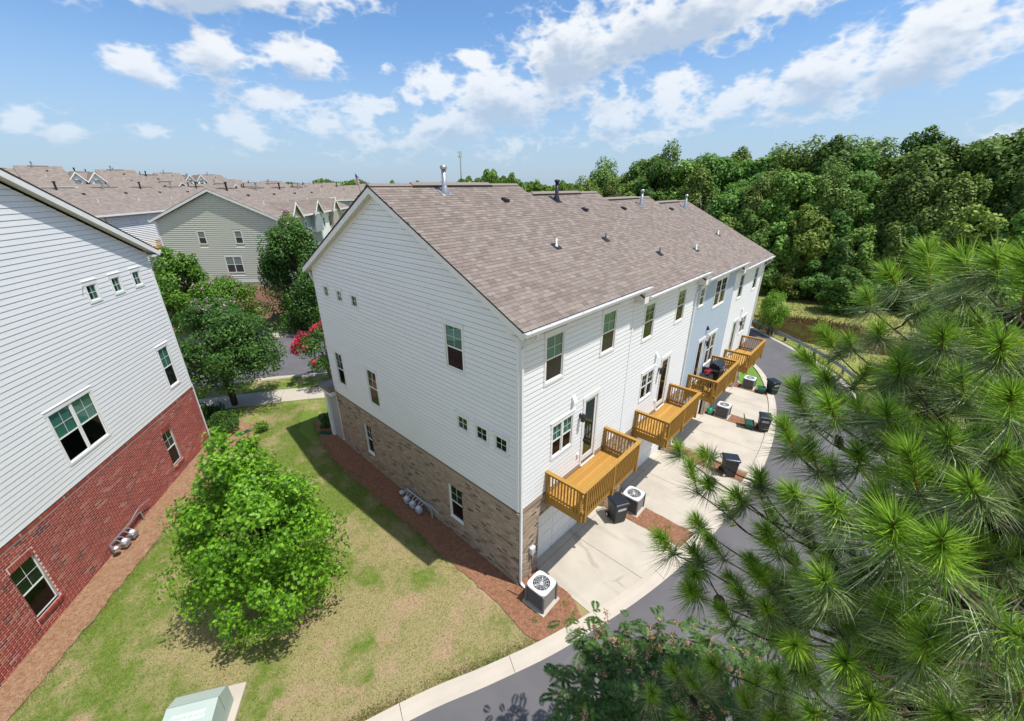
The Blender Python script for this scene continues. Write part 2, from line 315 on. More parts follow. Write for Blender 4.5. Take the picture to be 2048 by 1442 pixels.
def paving(name, base, dark, pale, crack, cs):
    """worn paving: mottling, long tyre-like stains, thin wandering cracks"""
    Mx = mat(name, base, .9, .55, .8, .3, 140, dark, coord='World', detail=9, bdist=.004, contrast=(.40,.72)); t = Mx.node_tree; b = t.nodes['Principled BSDF']
    src = b.inputs['Base Color'].links[0].from_socket; geo = t.nodes.new('ShaderNodeNewGeometry')
    def noise(sc, st, d):
        mp = t.nodes.new('ShaderNodeMapping'); mp.inputs['Scale'].default_value = st; t.links.new(geo.outputs['Position'], mp.inputs[0])
        n = t.nodes.new('ShaderNodeTexNoise'); n.inputs['Scale'].default_value = sc; n.inputs['Detail'].default_value = d; n.inputs['Roughness'].default_value = .65; t.links.new(mp.outputs[0], n.inputs['Vector']); return n.outputs[0]
    def rr(x, a, c, lo, hi):
        n = t.nodes.new('ShaderNodeMapRange'); n.interpolation_type = 'SMOOTHSTEP'; t.links.new(x, n.inputs['Value'])
        for k, v in (('From Min', a), ('From Max', c), ('To Min', lo), ('To Max', hi)): n.inputs[k].default_value = v
        return n.outputs[0]
    def mix(f, a, col):
        n = t.nodes.new('ShaderNodeMix'); n.data_type = 'RGBA'; t.links.new(f, n.inputs['Factor']); t.links.new(a, n.inputs['A']); n.inputs['B'].default_value = (*col, 1); return n.outputs['Result']
    c = mix(rr(noise(1.3, (1,.18,1), 5), .56, .74, 0, .55), src, dark)
    c = mix(rr(noise(2.2, (.2,1,1), 6), .58, .75, 0, .5), c, pale)
    c = mix(rr(noise(26, (1,1,1), 4), .62, .75, 0, .45), c, dark)
    wob = t.nodes.new('ShaderNodeVectorMath'); wob.operation = 'MULTIPLY_ADD'; nn_ = t.nodes.new('ShaderNodeTexNoise'); nn_.inputs['Scale'].default_value = 1.4; nn_.inputs['Detail'].default_value = 6; t.links.new(geo.outputs['Position'], nn_.inputs['Vector'])
    t.links.new(nn_.outputs['Color'], wob.inputs[0]); wob.inputs[1].default_value = (.35,.35,.35); t.links.new(geo.outputs['Position'], wob.inputs[2])
    vo = t.nodes.new('ShaderNodeTexVoronoi'); vo.feature = 'DISTANCE_TO_EDGE'; vo.inputs['Scale'].default_value = cs; t.links.new(wob.outputs[0], vo.inputs['Vector'])
    ml = t.nodes.new('ShaderNodeMath'); ml.operation = 'MULTIPLY'; t.links.new(rr(vo.outputs['Distance'], .004, .012, 1, 0), ml.inputs[0]); t.links.new(rr(noise(.5, (1,1,1), 2), .53, .6, 0, .5), ml.inputs[1])
    c = mix(ml.outputs[0], c, crack); t.links.new(c, b.inputs['Base Color']); return Mx
M['concrete'] = paving('worn_driveway_concrete', (.47,.425,.355), (.33,.295,.245), (.53,.48,.40), (.27,.235,.19), .22)
M['asphalt'] = paving('worn_alley_asphalt', (.120,.115,.120), (.085,.083,.088), (.19,.175,.165), (.22,.195,.17), .22)
M['willowleaf'] = leafmat('willow_leaf', [(.15,.31,.02),(.20,.37,.03),(.10,.23,.018)])
# ------------------------------------------------------------------ terrain
def g(x, y):
    x = np.asarray(x, float); y = np.asarray(y, float)
    bw = (x-4.97)*.74+(y-46.75)*.673
    side = np.clip((34-x)/12, 0, 1)
    z = -0.06*np.clip(x, 0, 27)+.014*np.clip(y, 0, 28)
    z = z+2.15*np.clip((bw+9.5)/9, 0, 1)*side + .028*np.clip(bw-12, 0, 170)*side
    pr = ((x-44)/4.2)**2+((y+3.2)/7.0)**2
    z = z-.75*np.clip(1.35-pr, 0, 1)
    z = z+.9*np.clip((x-56)/30, 0, 1)*np.clip((90-x)/20, 0, 1)
    return z
def gz(x, y): return float(g(x, y))
def sheet_grass():
    Mx = bpy.data.materials.new('dry_lawn'); Mx.use_nodes = True; t = Mx.node_tree; b = t.nodes['Principled BSDF']; b.inputs['Roughness'].default_value = .95; b.inputs['Specular IOR Level'].default_value = .15
    geo = t.nodes.new('ShaderNodeNewGeometry')
    def noise(s, d, r=.6):
        n = t.nodes.new('ShaderNodeTexNoise'); n.inputs['Scale'].default_value = s; n.inputs['Detail'].default_value = d; n.inputs['Roughness'].default_value = r; t.links.new(geo.outputs['Position'], n.inputs['Vector']); return n.outputs[0]
    def rng_(x, a, b_):
        n = t.nodes.new('ShaderNodeMapRange'); n.inputs['From Min'].default_value = a; n.inputs['From Max'].default_value = b_; t.links.new(x, n.inputs[0]); return n.outputs[0]
    def mix(f, a, b_):
        n = t.nodes.new('ShaderNodeMix'); n.data_type = 'RGBA'; t.links.new(f, n.inputs['Factor'])
        for s, v in (('A', a), ('B', b_)):
            if isinstance(v, tuple): n.inputs[s].default_value = (*v, 1)
            else: t.links.new(v, n.inputs[s])
        return n.outputs['Result']
    green = mix(rng_(noise(9, 4), .35, .65), (.105,.175,.022), (.175,.225,.045))
    tan = mix(rng_(noise(14, 5), .35, .65), (.36,.30,.15), (.28,.25,.105))
    dirt = mix(rng_(noise(20, 5), .35, .65), (.42,.30,.19), (.36,.26,.15))
    # patches: a dry worn band near the transformer and the front of the lawn
    sepx = t.nodes.new('ShaderNodeSeparateXYZ'); t.links.new(geo.outputs['Position'], sepx.inputs[0])
    dry = t.nodes.new('ShaderNodeMath'); dry.operation = 'MULTIPLY_ADD'; t.links.new(rng_(sepx.outputs[1], 9, 1), dry.inputs[0]); dry.inputs[1].default_value = .14; t.links.new(noise(.55, 6, .65), dry.inputs[2])
    c = mix(rng_(dry.outputs[0], .49, .62), green, tan)
    d2 = t.nodes.new('ShaderNodeMath'); d2.operation = 'MULTIPLY_ADD'; t.links.new(rng_(sepx.outputs[1], 6, 1.5), d2.inputs[0]); d2.inputs[1].default_value = .10; t.links.new(noise(.8, 5, .6), d2.inputs[2])
    c = mix(rng_(d2.outputs[0], .60, .72), c, dirt)
    # the far meadow stays greener
    c = mix(rng_(sepx.outputs[0], 24, 30), c, mix(rng_(noise(.5, 8, .7), .4, .62), (.19,.235,.045), (.34,.31,.11)))
    t.links.new(c, b.inputs['Base Color'])
    bp = t.nodes.new('ShaderNodeBump'); bp.inputs['Strength'].default_value = .8; bp.inputs['Distance'].default_value = .04; t.links.new(noise(55, 6, .75), bp.inputs['Height']); t.links.new(bp.outputs[0], b.inputs['Normal'])
    return Mx
M['grass'] = sheet_grass()
def axis(lo, hi, step, far, grow=1.35):
    a = list(np.arange(lo, hi+1e-6, step)); s = step
    while a[-1] < far: s *= grow; a.append(a[-1]+s)
    s = step
    while a[0] > -far: s *= grow; a.insert(0, a[0]-s)
    return np.array(a)
xs = axis(-30, 66, .5, 5000); ys = axis(-30, 66, .5, 5000)
X, Y = np.meshgrid(xs, ys, indexing='ij'); Z = g(X, Y)
nx, ny = len(xs), len(ys); idx = np.arange(nx*ny).reshape(nx, ny)
F = np.stack([idx[:-1,:-1], idx[1:,:-1], idx[1:,1:], idx[:-1,1:]], -1).reshape(-1, 4)
tag(mk('ground', np.stack([X, Y, Z], -1).reshape(-1, 3), F, M['grass'], None, True), 'patchy green and straw coloured lawn and ground', 'ground', kind='structure')

def smooth_path(P, step=.4):
    P = np.array(P, float); out = []
    for i in range(len(P)-1):
        p0, p1, p2, p3 = P[max(i-1,0)], P[i], P[i+1], P[min(i+2,len(P)-1)]
        n = max(2, int(np.linalg.norm(p2-p1)/step))
        for k in range(n):
            t = k/n; out.append(.5*((2*p1)+(-p0+p2)*t+(2*p0-5*p1+4*p2-p3)*t*t+(-p0+3*p1-3*p2+p3)*t**3))
    out.append(P[-1]); return np.array(out)
def normals(P):
    T = np.gradient(P, axis=0); T /= np.linalg.norm(T, axis=1)[:,None]
    return np.stack([T[:,1], -T[:,0]], 1)           # to the right of travel
def ribbon(P, offs, dz, name, m, parent=None):
    """offs: lateral offsets to the right, dz: heights above the ground"""
    Nn = normals(P); V = []; k = len(offs)
    for o_, h in zip(offs, dz):
        Q = P+Nn*o_; V.append(np.column_stack([Q, g(Q[:,0], Q[:,1])+h]))
    n = len(P); V = np.concatenate(V)
    F = np.array([(j*n+i, (j+1)*n+i, (j+1)*n+i+1, j*n+i+1) for j in range(k-1) for i in range(n-1)])
    return mk(name, V, F, m, parent)
EDGE = [(-22,5.85),(-9,1.05),(-4.68,-.52),(-2.6,-1.5),(-.3,-2.45),(3.17,-3.38),(6.93,-3.95),(11.8,-4.3),(15.85,-4.15),(19.5,-3.7),(23.2,-2.95),(27.3,-1.6),(30,-.1),(32.6,2.3),(35.2,5.2),(40,10.5),(48,19)]
PE = smooth_path(EDGE, .35)
road = ribbon(PE, list(np.linspace(-.12, 5.2, 12)), [.012]*12, 'road', M['asphalt'])
tag(road, 'grey asphalt alley curving past the short driveways', 'road', kind='structure')
# rolled concrete kerb in sections with open joints
kerb = tag(empty('kerb'), 'pale concrete rolled kerb along the alley', 'kerb', kind='structure')
def kerb_sections(P, sec, parent, flip=1, w=.46):
    d = np.r_[0, np.cumsum(np.linalg.norm(np.diff(P, axis=0), axis=1))]; Nn = normals(P)*flip
    s = 0
    while s < d[-1]-.3:
        e = min(s+sec-.014, d[-1]); ss = np.linspace(s, e, 9)
        Q = np.stack([np.interp(ss, d, P[:,0]), np.interp(ss, d, P[:,1])], 1); NN = np.stack([np.interp(ss, d, Nn[:,0]), np.interp(ss, d, Nn[:,1])], 1)
        prof = [(.0,-.1),(.0,.018),(-.16,.03),(-.30,.075),(-w,.085),(-w,-.1)]
        V = []; k = len(prof)
        for o_, h in prof:
            A = Q+NN*o_; V.append(np.column_stack([A, g(A[:,0], A[:,1])+h]))
        n = 9; V = np.concatenate(V)
        Fc = [(j*n+i, (j+1)*n+i, (j+1)*n+i+1, j*n+i+1) for j in range(k-1) for i in range(n-1)]+[tuple(j*n for j in range(k)), tuple(j*n+n-1 for j in range(k-1,-1,-1))]
        mk('kerb_section', V, Fc, M['walk'], parent); s += sec
kerb_sections(PE, 3.05, kerb)
kerb2 = tag(empty('kerb'), 'concrete kerb on the outer bend under the guardrail', 'kerb', kind='structure')
PO = PE+normals(PE)*5.2
kerb_sections(PO[::-1], 3.05, kerb2, 1, .3)

def poly_sheet(name, pts, dz, m, parent=None, res=.5, thick=0):
    bm = bmesh.new(); vs = [bm.verts.new((p[0], p[1], 0)) for p in pts]; f = bm.faces.new(vs)
    bmesh.ops.triangulate(bm, faces=[f])
    for _ in range(6):
        lo = [e for e in bm.edges if e.calc_length() > res]
        if not lo: break
        bmesh.ops.subdivide_edges(bm, edges=lo, cuts=1, use_grid_fill=False); bmesh.ops.triangulate(bm, faces=bm.faces[:])
    for v in bm.verts: v.co.z = gz(v.co.x, v.co.y)+dz
    if thick:
        r = bmesh.ops.extrude_face_region(bm, geom=bm.faces[:])
        for v in r['geom']:
            if isinstance(v, bmesh.types.BMVert): v.co.z += thick
    bmesh.ops.recalc_face_normals(bm, faces=bm.faces[:])
    me = bpy.data.meshes.new(name); bm.to_mesh(me); bm.free(); me.materials.append(m)
    return link(name, me, parent)
def kin(x, inset=.47):                       # y of the inner kerb line at x
    Q = PE-normals(PE)*inset
    o = np.argsort(Q[:,0]); return float(np.interp(x, Q[o,0], Q[o,1]))
# driveways: four slabs each with open control joints
UW, USTEP = 6.16, .365
drives = tag(empty('driveway'), 'pale concrete driveway slabs in front of the four garages', 'driveway', kind='structure')
for k in range(4):
    xa, xb = UW*k+.98, UW*k+5.5
    if k: xa = UW*k+.62
    xm = (xa+xb)/2
    fl = .12
    for (u0, u1) in ((xa, xm-.008), (xm+.008, xb)):
        q0 = u0-(fl if u0 == xa else 0); q1 = u1+(fl if u1 == xb else 0)
        yb = np.linspace(u0, u1, 5)
        poly_sheet('slab', [(u0,-.03),(u1,-.03),(u1,.32),(u0,.32)], -.08, M['concrete'], drives, 1.2, .105)
        poly_sheet('slab', [(q0, kin(q0)+.004), *[(x, kin(x)+.004) for x in np.linspace(q0, q1, 5)[1:-1]], (q1, kin(q1)+.004), (u1,-.045),(u0,-.045)], -.08, M['concrete'], drives, 1.2, .10)
# pine straw beds
bedA = [(-.24,15.11),(-.68,13.63),(-1.1,10.99),(-1.07,8.12),(-1.03,5.59),(-.99,3.81),(-.95,2.16),(-.92,.7),(-.97,-.23),(-1.05,-.97),(-1.0,-1.62),(-.9,kin(-.9)),(-.2,kin(-.2)),(.5,kin(.5)),(.62,-2.05),(.82,-1.75),(.96,-1.3),(.97,.3),(.3,.3),(.3,13.5),(.6,15.2)]
beds = [('rust coloured pine straw bed along the tan brick gable', bedA)]
beds.append(('pine straw bed along the foot of the red brick wall', [(-2.6,17.4),(-3.4,15.2),(-5.12,13.4),(-6.4,12.5),(-7.58,11.63),(-8.15,10.86),(-9.66,8.99),(-11.16,7.3),(-13,5.2),(-13.9,5.6),(-4.3,18.6),(-3.2,18.6)]))
for k, (a, b_, l) in enumerate([(5.56,6.72,'pine straw strip between the first two driveways'),(11.72,12.7,'pine straw strip beside the capped downspout and dark bin lid'),(17.86,19.0,'pine straw strip with two green tubs and a condenser'),(24.02,25.1,'pine straw strip beside the small green lawn')]):
    beds.append((l, [(a, kin(a)), ((a+b_)/2, kin((a+b_)/2)), (b_, kin(b_)), (b_,.3), (a,.3)]))
def rough_edge(p, amp=.07):
    P = np.array(list(p)+[p[0]], float); out = []
    for a_, c_ in zip(P[:-1], P[1:]):
        n_ = max(1, int(np.linalg.norm(c_-a_)/.22))
        for j in range(n_): out.append(a_+(c_-a_)*j/n_+(rng.normal(0, amp*.5, 2) if j else 0))
    return [tuple(q) for q in out]
beds = [(l, rough_edge(p, .09 if i_ < 2 else .04)) for i_, (l, p) in enumerate(beds)]
for i_, (l, p) in enumerate(beds): tag(poly_sheet('pine_straw_bed', p, .03, M['straw_pale'] if i_ == 1 else M['mulch'], None, .6), l, 'mulch bed', kind='structure')
tag(poly_sheet('lawn', [(25.12,kin(25.12)),(26.5,kin(26.5)),(28,kin(28)),(29.5,kin(29.5)),(30.2,1.2),(30.2,6),(25.12,6)], .02, M['lush'], None, .7), 'small lush green lawn at the end of the row', 'lawn', kind='structure')
# loose straw and grass blades
def inside(P, x, y):
    c = np.zeros(len(x), bool); n = len(P)
    for i in range(n):
        (x0, y0), (x1, y1) = P[i], P[i-1]
        c ^= ((y0 > y) != (y1 > y)) & (x < (x1-x0)*(y-y0)/(y1-y0+1e-12)+x0)
    return c
SV, SF = [], []
def scatter(poly, n):
    P = np.array(poly); lo, hi = P.min(0), P.max(0); x = rng.uniform(lo[0], hi[0], n*3); y = rng.uniform(lo[1], hi[1], n*3)
    k = inside(poly, x, y); return x[k][:n], y[k][:n]
for l, p in beds:
    P = np.array(p); ar = .5*abs(np.dot(P[:,0], np.roll(P[:,1],1))-np.dot(P[:,1], np.roll(P[:,0],1)))
    x, y = scatter(p, int(ar*650)); n = len(x); a = rng.uniform(0, 6.28, n); L = rng.uniform(.05,.13,n); z = g(x, y)+.032+rng.uniform(0,.012,n)
    w = .004
    dx, dy = np.cos(a)*L, np.sin(a)*L
    SV.append(np.stack([np.stack([x-dy*0-np.sin(a)*w, y+np.cos(a)*w, z],1), np.stack([x+np.sin(a)*w, y-np.cos(a)*w, z],1), np.stack([x+dx, y+dy, z+rng.uniform(-.004,.03,n)],1)],1).reshape(-1,3))
SV = np.concatenate(SV); tag(mk('straw_litter', SV, np.arange(len(SV)).reshape(-1,3), M['straw']), 'loose rust coloured pine needles lying on the beds', 'pine straw', kind='stuff')
lawn = [(-1.2,15),(-1.15,8),(-1.05,2.2),(-1.0,-.2),(-1.1,-1.7),(-2.6,-1.0),(-4.9,0),(-9.3,1.6),(-14,3.3),(-11.3,7.3),(-9.7,9),(-7.6,11.6),(-5.1,13.3),(-3.2,15.4),(-2.0,17.6),(-2.2,19),(.3,17.6)]
x, y = scatter(lawn, 150000); h = rng.uniform(.02,.055,len(x))
# longer blades where the mower does not reach: kerb and bed edges
Q_ = PE-normals(PE)*.5; Q_ = Q_[(Q_[:,0] > -14) & (Q_[:,0] < -1.1)]; j_ = rng.integers(0, len(Q_), 9000); e1 = Q_[j_]+rng.normal(0,.12,(9000,2))+np.array([0,.05])
E2 = np.array(beds[0][1])[:60]; E3 = np.array(beds[1][1])[:60]; e2 = np.concatenate([E2, E3]); e2 = e2[rng.integers(0, len(e2), 7000)]+rng.normal(0,.11,(7000,2))
x = np.r_[x, e1[:,0], e2[:,0]]; y = np.r_[y, e1[:,1], e2[:,1]]; h = np.r_[h, rng.uniform(.04,.11,16000)]; n = len(x); a = rng.uniform(0, 6.28, n); z = g(x, y); w = .006; lean = rng.normal(0,.022,(n,2))
GV = np.stack([np.stack([x-np.cos(a)*w, y-np.sin(a)*w, z-.004],1), np.stack([x+np.cos(a)*w, y+np.sin(a)*w, z-.004],1), np.stack([x+lean[:,0], y+lean[:,1], z+h],1)],1).reshape(-1,3)
tag(mk('grass', GV, np.arange(3*n).reshape(-1,3), M['grassblade']), 'short patchy lawn grass between the two buildings', 'grass', kind='stuff')
# back walk, street, bank
WD = np.array([.86,-.5])
walkP = np.array([np.array([-2.11,19.75])+WD*s for s in np.arange(-40, 13, 1.6)])
walk = tag(empty('sidewalk'), 'pale concrete sidewalk behind the two buildings', 'sidewalk', kind='structure')
WN = np.array([.5,.86])
for i in range(len(walkP)-1):
    a, b_ = walkP[i]+WD*.008, walkP[i+1]-WD*.008
    poly_sheet('slab', [a, b_, b_+WN*1.75, a+WN*1.75], -.05, M['walk'], walk, 2, .075)
SD = np.array([.894,-.447]); SN = np.array([.447,.894])
sp = np.array([np.array([.5,22.73])+SD*s for s in np.arange(-60, 30, 1.)])
tag(ribbon(sp, [-9.4,-7,-4.5,-2,0], [.014]*5, 'street', M['asphalt']), 'asphalt street behind the houses in tree shade', 'street', kind='structure')
k3 = tag(empty('kerb'), 'pale street kerb beyond the sidewalk lawn', 'kerb', kind='structure')
ribbon(sp, [0.02,.0,.0,.32,.32], [-.05,.02,.10,.10,-.05], 'kerb_section', M['walk'], k3)
k4 = tag(empty('kerb'), 'far street kerb and walk below the brown bank', 'kerb', kind='structure')
ribbon(sp, [-9.4,-9.42,-9.8,-11.2,-11.2], [-.05,.12,.12,.10,-.05], 'kerb_section', M['walk'], k4)
bankpts = []
GA = np.array([.735,-.678]); GB = np.array([.678,.735]); GC = np.array([4.97,46.75])
bankpts = [GC+GA*a+GB*b_ for a, b_ in ((-11,-9.8),(9,-9.8),(9,.4),(-11,.4))]
tag(poly_sheet('mulch_bank', bankpts, .05, M['bank'], None, .6), 'brown bark mulch bank rising to the sage green house', 'bank', kind='structure')
# pond behind the bend
pv = [(44+4.0*math.cos(a)*(1+.08*math.sin(3*a)), -3.2+6.8*math.sin(a)*(1+.06*math.cos(2*a))) for a in np.linspace(0, 2*math.pi, 48, endpoint=False)]
M['water'] = mat('muddy_pond_water', (.045,.034,.012), .04, .5, .4, .12, 3, (.065,.05,.018), coord='World', spec=.5)
wat = mk('pond', [(x_, y_, -1.95) for x_, y_ in pv], [tuple(range(48))], M['water']); tag(wat, 'muddy brown pond below the guardrail', 'pond', kind='structure')
# ------------------------------------------------------------------ wall kit: s along the wall, o outward, z up
class Wall:
    def __init__(s, parent, es, eo, origin=(0,0,0)):
        s.p = parent; s.es = np.array(es, float); s.eo = np.array(eo, float); s.o0 = np.array(origin, float)
        s.flip = np.linalg.det(np.stack([s.es, s.eo, (0,0,1.)], 1)) < 0
    def f(s, a, o, z): return tuple(s.o0+s.es*a+s.eo*o+np.array((0,0,z)))
    def mb(s): return WB(s)
    def mat4(s, a, o, z):
        m = Matrix.Identity(4)
        for i in range(3): m[i][0], m[i][1], m[i][2] = s.es[i], s.eo[i], (0,0,1)[i]
        p = s.f(a, o, z)
        for i in range(3): m[i][3] = p[i]
        return m
class WB(MB):
    def __init__(s, w): super().__init__(); s.w = w
    def bx(s, s0, s1, o0, o1, z0, z1): return s.box(s0, s1, o0, o1, z0, z1, s.w.f)
    def quad8(s, P): return s.add([s.w.f(*p) for p in P], BF)
    def build(s, name, mat_, parent=None, smooth=False, bevel=0):
        if s.w.flip: s.F = [f[::-1] for f in s.F]
        return super().build(name, mat_, parent or s.w.p, smooth, bevel)
def subtract(iv, cuts):
    out = [iv]
    for a, b in cuts:
        nx_ = []
        for u, v in out:
            if b <= u or a >= v: nx_.append((u, v)); continue
            if a > u: nx_.append((u, a))
            if b < v: nx_.append((b, v))
        out = nx_
    return [(u, v) for u, v in out if v-u > .02]
def planks(w, sl, sr, z0, z1, exp_, openings, mt, parent, maxlen=3.66, lip=.012, chan=.019):
    """lapped siding boards; sl, sr give the wall ends at height z"""
    z = z0; c = 0; nb = 0
    while z < z1-.03:
        zt = min(z+exp_, z1)
        segs = []
        ov = [o for o in openings if o[2] < zt-.002 and o[3] > z+.002]
        L, Rr = sl(z), sr(z)
        if Rr-L < .08: break
        for u, v in subtract((L, Rr), [(o[0], o[1]) for o in ov]): segs.append((u, v, z, zt))
        for o in ov:
            if o[2] > z+.015: segs.append((o[0], o[1], z, o[2]))
            if o[3] < zt-.015: segs.append((o[0], o[1], o[3], zt))
        off = (c*1.37) % maxlen
        for u, v, za, zb in segs:
            js = [u]+[x for x in np.arange(L-maxlen+off, Rr, maxlen) if u+.25 < x < v-.25]+[v]
            for a, b in zip(js[:-1], js[1:]):
                a2, b2 = a+(.0015 if a != u else 0), b-(.0015 if b != v else 0)
                at = max(a2, sl(zb)) if abs(a-L) < 1e-6 else a2; bt = min(b2, sr(zb)) if abs(b-Rr) < 1e-6 else b2
                if bt-at < .01: bt = at+.01
                k0 = lip; ch = chan if zb-za > .09 else 0.; prof = [(-.05,za),(k0,za),(.002,zb-ch),(-.026,zb-ch),(-.026,zb),(-.05,zb)]
                at_ = lambda zz: a2+(at-a2)*(zz-za)/(zb-za); bt_ = lambda zz: b2+(bt-b2)*(zz-za)/(zb-za)
                q = w.mb(); q.add([w.f(at_(zz), oo, zz) for oo, zz in prof]+[w.f(bt_(zz), oo, zz) for oo, zz in prof], [(0,1,2,3,4,5),(11,10,9,8,7,6)]+[(j,j+6,(j+1)%6+6,(j+1)%6) for j in range(6)])
                q.build('plank', mt, parent); nb += 1
        z += exp_; c += 1
    return nb
WN_ = [0]
def window(w, s0, s1, z0, z1, style='hung', trim=.085, head=.15, blinds=1.0, curtain=False, casing=True, mull=None, screen=True, sillh=.05):
    """a framed window: casing boards > sashes, panes, muntins, blind"""
    b = w.mb(); t = trim
    if casing:
        b.bx(s0-t, s0, -.03, .026, z0-t, z1); b.bx(s1, s1+t, -.03, .026, z0-t, z1); b.bx(s0-t-.02, s1+t+.02, -.03, .032, z1, z1+head); b.bx(s0, s1, -.03, .030, z0-t, z0)
        b.bx(s0-t-.03, s1+t+.03, .0, .05, z1+head, z1+head+.018)
    else:
        b.bx(s0-.03, s0, -.09, -.02, z0, z1); b.bx(s1, s1+.03, -.09, -.02, z0, z1); b.bx(s0-.03, s1+.03, -.09, -.02, z1, z1+.03); b.bx(s0-.03, s1+.03, -.09, -.012, z0-.035, z0)
    win = b.build('window', M['trim'])
    w.mb().bx(s0, s1, -.058 if casing else -.115, -.05 if casing else -.105, z0, z1).build('room_backing', M['dark'], win)
    d = 0 if casing else -.062
    cols = [(s0, s1)] if style != 'twin' else [(s0, (s0+s1)/2-.035), ((s0+s1)/2+.035, s1)]
    if style == 'twin': w.mb().bx((s0+s1)/2-.035, (s0+s1)/2+.035, -.04+d, .012+d, z0, z1).build('mullion', M['trim'], win)
    for (a, c) in cols:
        fr = .035
        if style == 'fixed':
            q = w.mb(); q.bx(a, a+fr, -.04+d, .0+d, z0, z1); q.bx(c-fr, c, -.04+d, .0+d, z0, z1); q.bx(a+fr, c-fr, -.04+d, .0+d, z0, z0+fr); q.bx(a+fr, c-fr, -.04+d, .0+d, z1-fr, z1); q.build('sash', M['trim'], win)
            w.mb().bx(a+fr, c-fr, -.027+d, -.022+d, z0+fr, z1-fr).build('pane', M['glass'], win)
            q = w.mb(); xm = (a+c)/2; zm = (z0+z1)/2
            q.bx(xm-.007, xm+.007, -.02+d, -.014+d, z0+fr, z1-fr); q.bx(a+fr, c-fr, -.0205+d, -.0145+d, zm-.007, zm+.007); q.build('muntin', M['trim'], win)
            if curtain: w.mb().bx(a+fr, a+fr+(c-a-2*fr)*.6, -.046+d, -.036+d, z0+fr, z1-fr).build('curtain', M['curtain'], win)
            continue
        zm = (z0+z1)/2
        for lo, hi, oo, nm in ((zm-.02, z1, -.004, 'upper'), (z0, zm+.02, -.016, 'lower')):
            q = w.mb(); o0, o1 = oo-.02+d, oo+d
            q.bx(a, a+fr, o0, o1, lo, hi); q.bx(c-fr, c, o0, o1, lo, hi); q.bx(a+fr, c-fr, o0, o1, lo, lo+fr+.008); q.bx(a+fr, c-fr, o0, o1, hi-fr, hi); q.build('sash', M['trim'], win)
            low = nm == 'lower'
            w.mb().bx(a+fr, c-fr, oo-.014+d, oo-.010+d, lo+fr, hi-fr).build('pane', M['screen'] if (low and screen) else M['glass'], win)
            q = w.mb(); xm = (a+c)/2; zz = (lo+hi)/2
            q.bx(xm-.006, xm+.006, oo-.009+d, oo-.005+d, lo+fr, hi-fr); q.bx(a+fr, c-fr, oo-.0095+d, oo-.0055+d, zz-.006, zz+.006)
            if not (low and screen): q.build('muntin', M['trim'], win)
        if blinds > 0:
            q = w.mb(); zz = z1-.04; zb = z1-(z1-z0)*blinds
            while zz > zb+.03:
                q.bx(a+fr, c-fr, -.048+d, -.044+d, zz-.032, zz); zz -= .042
            q.build('blind', M['blind'], win)
    return win
def opening(s0, s1, z0, z1, t=.085, head=.15): return (s0-t, s1+t, z0-t, z1+head)
# ---- bricks
BL, BH, BJ = .236, .064, .0155
def brick_mesh(name, m_, l=BL, h=BH):
    b = MB().box(-l/2, l/2, -.02, .004, 0, h); me = bpy.data.meshes.new(name); me.from_pydata(b.V, [], b.F); me.materials.append(m_); return me
def bricks(w, s0, s1, z0, z1, openings, mo, mi, mortar, parent, n_ind, world_of):
    """running-bond brick skin; the n_ind bricks that show largest are objects, the rest one field"""
    full = []; cut = []
    c = 0; z = z0
    while z+BH <= z1+.001:
        off = (BL+BJ)/2 if c % 2 else 0
        ov = [(o[0], o[1]) for o in openings if o[2] < z+BH-.012 and o[3] > z+.012]
        a = s0-off
        while a < s1:
            for u, v in subtract((max(a, s0), min(a+BL, s1)), ov):
                if v-u > .035: (full if v-u > BL-.001 else cut).append((u, v, z))
            a += BL+BJ
        z += BH+BJ; c += 1
    full.sort(key=lambda q: np.linalg.norm(np.array(world_of((q[0]+q[1])/2, q[2]))-CAM)*(1.0 if q[2] > .1 else 9))
    me = brick_mesh('brick', mo)
    for u, v, z in full[:n_ind]: link('brick', me, parent, w.mat4((u+v)/2, rng.uniform(-.0015,.0015), z))
    rest = full[n_ind:]+cut
    V = np.zeros((len(rest), 8, 3)); P = np.array([(0,-.02,0),(1,-.02,0),(1,.004,0),(0,.004,0),(0,-.02,1),(1,-.02,1),(1,.004,1),(0,.004,1)])
    for i, (u, v, z) in enumerate(rest):
        q = P.copy(); q[:,0] = u+q[:,0]*(v-u); q[:,2] = z+q[:,2]*BH
        q[:,1] += rng.uniform(-.0015,.0015); V[i] = w.o0+np.outer(q[:,0], w.es)+np.outer(q[:,1], w.eo)+np.outer(q[:,2], (0,0,1.))
    F_ = (np.array(BF)[None]+8*np.arange(len(rest))[:,None,None]).reshape(-1, 4)
    if w.flip: F_ = F_[:,::-1].copy()
    mk('brick_field', V.reshape(-1,3), F_, mi, parent)['kind'] = 'stuff'
def mortar_panels(w, s0, s1, z0, z1, openings, m_, parent, name='mortar_bed'):
    b = w.mb(); zs = sorted({z0, z1, *[min(max(q, z0), z1) for o in openings for q in o[2:4]]})
    for za, zb in zip(zs[:-1], zs[1:]):
        ov = [(o[0], o[1]) for o in openings if o[2] < zb-.001 and o[3] > za+.001]
        for u, v in subtract((s0, s1), ov): b.bx(u, v, -.16, -.0015, za, zb)
    return b.build(name, m_, parent)
def soldier(w, s0, s1, z0, h, m_, parent, out=.02, step=.068, tilt=0):
    k = s0
    me = {}
    while k+.055 < s1+.01:
        b = MB().box(0, .057, -.05, out, 0, h)
        if 'm' not in me:
            mm = bpy.data.meshes.new('soldier_brick'); mm.from_pydata(b.V, [], b.F); mm.materials.append(m_); me['m'] = mm
        link('soldier_brick', me['m'], parent, w.mat4(k, 0, z0)); k += step

